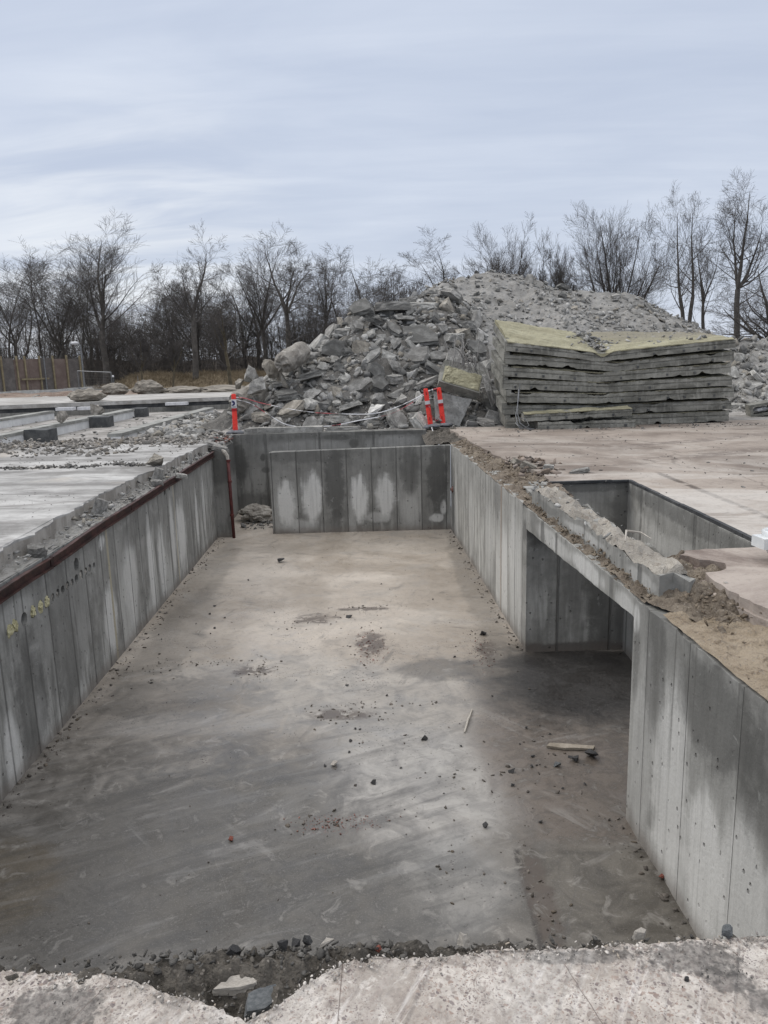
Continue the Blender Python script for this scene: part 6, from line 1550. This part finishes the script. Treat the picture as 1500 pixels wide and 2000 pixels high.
# loose stones on the pit floor
FZ = -1.75
def fl_stone(x, y, s, mat, label, grp='small stones scattered on the pit floor', k='block', h=.65):
    me = STN[(mat, r.randrange(4))]; o = bpy.data.objects.new('stone', me); C.objects.link(o)
    o.location = (x, y, FZ + s * h * .38); o.scale = (s, s * r.uniform(.7, 1), s * h); o.rotation_euler = (r.gauss(0, .2), r.gauss(0, .2), r.uniform(0, 6)); tag(o, label, 'stone', grp)
STN = {}
for mat in ('darkstone', 'palestone', 'redbrick', 'bluestone'):
    for q in range(4):
        me = hull_mesh('block', 300 + q, False); me.materials.append(MAT[mat]); STN[(mat, q)] = me
for (x, y, s, m_, lab) in ((-.5, 6.04, .085, 'palestone', 'pale oval stone lying alone at the middle of the pit floor'), (-.14, 5.74, .075, 'darkstone', 'dark stone with faint drag mark at the middle of the pit floor'), (1.22, 9.11, .12, 'darkstone', 'dark stone on the pit floor near the right wall before the recess'),
        (-1.83, 12.93, .17, 'darkstone', 'dark block lying alone on the far left part of the pit floor'), (-.52, 9.9, .10, 'darkstone', 'dark lump beside the soil patch at the far middle of the pit floor'), (-1.19, 5.02, .05, 'redbrick', 'red brick bit on the dark left part of the pit floor'),
        (1.74, 6.05, .15, 'darkstone', 'biggest dark stone in the scatter before the recess'), (1.60, 6.0, .11, 'darkstone', 'flat dark stone touching the biggest one before the recess'), (1.42, 5.92, .10, 'bluestone', 'light grey stone left in the scatter before the recess'), (.59, 5.62, .035, 'palestone', 'single white pebble on the pale part of the pit floor'),
        (1.79, 4.48, .07, 'redbrick', 'red brick bit at the foot of the near right wall'), (.32, 6.45, .08, 'darkstone', 'dark stone left of the white stick on the pit floor'), (1.02, 5.85, .07, 'darkstone', 'dark stone among the scatter nearest the plank'), (.70, 5.1, .06, 'darkstone', 'single dark stone on the pale floor near the right wall')):
    fl_stone(x, y, s, m_, lab)
for i in range(46):
    x, y = r.choice(((r.gauss(1.35, .3), r.gauss(5.8, .4)), (r.gauss(.5, .5), r.gauss(6.3, .5)), (r.gauss(-.3, .8), r.gauss(8.5, 1.6)), (r.gauss(-2.6, .3), r.gauss(9, 1.5))))
    if not (-3.1 < x < 1.65 and 4 < y < 14.5): continue
    fl_stone(x, y, r.uniform(.015, .05), 'darkstone', 'small dark stone among many scattered over the pit floor', 'small dark stones all over the pit floor')
items = []
for _ in range(900):
    cx, cy, sx, sy = r.choice(((-.95, 9.8, .35, .22), (-.3, 10.3, .3, .08), (-1.5, 8.2, .14, .18), (-.25, 8.8, .14, .4), (1.3, 6.0, .35, .6), (-2.7, 8.3, .2, .3), (.3, 6.2, .9, .6), (-.45, 5.2, .16, .05), (.5, 4.9, .3, .4), (-.45, 7.0, .22, .1), (-2.1, 8.4, .3, .06), (-.2, 7.2, .35, .05), (.95, 4.3, .05, .4), (1.15, 8.8, .1, .3)))
    x, y = r.gauss(cx, sx), r.gauss(cy, sy)
    if not (-3.1 < x < 1.7): continue
    s = .006 + .035 * r.random() ** 3; items.append((x, y, FZ + s * .1, s, None))
for _ in range(900):
    y = r.uniform(4, 15); side = r.random(); s = .008 + .05 * r.random() ** 3.5
    x = lwx(y) + .02 + abs(r.gauss(0, .09)) if side < .6 else rwx(y) - .02 - abs(r.gauss(0, .06))
    if x > 1 and 5.2 < y < 8.5: continue
    items.append((x, y, FZ + s * .1, s, None))
for _ in range(700): items.append((r.uniform(-3, 1.6), r.uniform(4, 15), FZ + .002, .005 + .018 * r.random() ** 4, None))
scatter('floor_grit', rubble_mat('floor_grit_mat', (.13, .115, .10)), items, 16)
items = [(r.gauss(-.22, .12), r.gauss(8.8, .35), FZ + .004, .008 + .022 * r.random() ** 2, None) for _ in range(140)] + [(r.gauss(-.42, .18), r.gauss(5.19, .05), FZ + .004, .006 + .016 * r.random() ** 2, None) for _ in range(120)] + [(r.gauss(1.1, .08), r.gauss(8.5, .3), FZ + .004, .008 + .02 * r.random() ** 2, None) for _ in range(50)]
scatter('brick_grit', MAT['brickbits'], items, 17)

t0 = MB(); t0.prism(ztops(jag([(1.40, 6.235), (1.55, 6.19), (1.80, 6.165), (1.83, 6.22), (1.60, 6.265), (1.44, 6.285)], .05, .006, 3, True), FZ + .022, .006, 2), FZ + .004, 0); tag(t0.build('wood_plank', MAT['wood']), 'splintered pale plank lying on the pit floor before the recess', 'plank')
t0 = MB(); t0.tube([(.70, 6.55, FZ + .012), (.76, 6.78, FZ + .02), (.83, 7.02, FZ + .012)], [.008, .011, .006], 6); tag(t0.build('stick', MAT['palestone']), 'thin white stick lying on the pit floor', 'stick')
# rock and rubble behind the end of the partition wall
t0 = MB(); t0.addf(*lump((-2.83, 16.55, -1.60), .36, 5, amp=.4, sub=4, squash=(1.0, .8, .52))); tag(t0.build('boulder', MAT['pile']), 'grey rock lying in the dark gap beside the partition wall', 'rock')
scatter('gap_rubble', MAT['gravel'], [(r.uniform(-3.1, -2.25), r.uniform(15.6, 17), FZ + .05 * r.random(), .03 + .12 * r.random() ** 2, None) for _ in range(120)], 18)
# loose bits on the left slab edge
for (loc, dims, rot, tone, lab) in (((-3.62, 11.95, .24), (.34, .26, .2), (0, 0, .4), 'tan', 'brown stone lump sitting on the left slab edge'), ((-3.40, 11.35, .07), (.30, .10, .26), (.2, .3, 1.3), 'mid', 'broken wedge leaning in a notch of the left slab edge, farther one'),
        ((-3.37, 8.85, .06), (.34, .07, .24), (.15, .35, 1.4), 'mid', 'broken wedge leaning in a notch of the left slab edge, middle one'), ((-3.33, 11.0, .02), (.22, .16, .08), (.1, .1, .3), 'mid', 'flat fragment lying on the ledge below the brown lump'),
        ((-3.27, 6.9, .03), (.2, .14, .12), (.3, .1, .3), 'mid', 'grey lump on the near part of the left ledge'), ((-3.42, 13.4, .08), (.2, .06, .22), (.1, .1, 1.5), 'pale', 'thin upright splinter on the far part of the left ledge'),
        ((-3.2, 11.9, -.02), (.24, .14, .07), (.1, .2, .5), 'pale', 'pale fragment overhanging the steel channel of the left wall'), ((-3.45, 15.3, .1), (.45, .3, .12), (.1, .3, .4), 'mid', 'flat slab piece at the far end of the left wall'), ((-3.25, 15.15, .05), (.4, .2, .1), (.1, .2, -.2), 'mid', 'thin slab piece poking over the drain pipe')):
    chunk('concrete_chunk', LIB['slab' if min(dims) < .15 else 'block'][5], loc, dims, rot, tone, lab, 'loose fragments along the left slab edge')
# pieces by the trough
for (loc, dims, rot, tone, lab) in (((2.72, 10.35, .13), (.42, .2, .05), (.02, -.15, .35), 'mid', 'thin grey sheet piece lying beyond the trough end'), ((2.33, 10.55, .15), (.22, .14, .1), (.2, .1, .3), 'pale', 'pale bluish scrap at the broken yard edge beyond the trough'), ((2.12, 10.9, .12), (.34, .26, .12), (.3, .4, .3), 'tan', 'brown broken paving slab tipped at the yard edge'), ((2.05, 11.4, .12), (.3, .24, .1), (.4, .3, 1.1), 'tan', 'brown paving piece behind the tipped one')):
    chunk('concrete_chunk', LIB['slab'][6], loc, dims, rot, tone, lab, 'loose pieces around the trough')
t0 = MB(); t0.tube([(1.90, 5.82, .245), (1.95, 5.95, .30), (2.06, 5.93, .285), (2.12, 5.86, .25)], [.006, .011, .009, .004], 5); tag(t0.build('tree_root', MAT['palestone']), 'curled pale root lying on the concrete kerb', 'root')
t0 = MB(); t0.box((-.014, -.09, -.006), (.014, .09, .006), mat=Matrix.Translation((2.27, 4.97, .12)) @ Euler((R(-35), .1, .25)).to_matrix().to_4x4()); tag(t0.build('wood_lath', MAT['palestone']), 'short grey lath stuck in the brown dirt', 'lath')

# white basin at the right edge
t = empty('ceramic_basin', (3.06, 5.45, .166)); tag(t, 'discarded white ceramic basin on the brown paving at the right photo edge', 'basin')
def ring(w, d, z, n=24, e=4.0):
    out = []
    for k in range(n):
        a = 6.2832 * k / n; c, s = math.cos(a), math.sin(a); q = (abs(c) ** e + abs(s) ** e) ** (-1 / e); out.append((w * c * q, d * s * q, z))
    return out
lv = [(.15, .12, 0), (.19, .155, .05), (.225, .185, .15), (.235, .195, .22), (.205, .165, .222), (.19, .15, .16), (.15, .12, .07), (.05, .04, .05)]
vs = sum([ring(*q) for q in lv], []); n = 24
fs = [(i * n + k, i * n + (k + 1) % n, (i + 1) * n + (k + 1) % n, (i + 1) * n + k) for i in range(len(lv) - 1) for k in range(n)] + [tuple(range(n))[::-1], tuple((len(lv) - 1) * n + k for k in range(n))]
o = link('bowl', mesh('bowl', vs, fs, smooth=True), MAT['ceramic'], t); o.rotation_euler = (0, 0, .5)
mb = MB(); mb.box((-.30, -.06, .10), (-.215, .10, .18)); o = mb.build('side_lug', MAT['ceramic'], t); o.rotation_euler = (0, 0, .1)
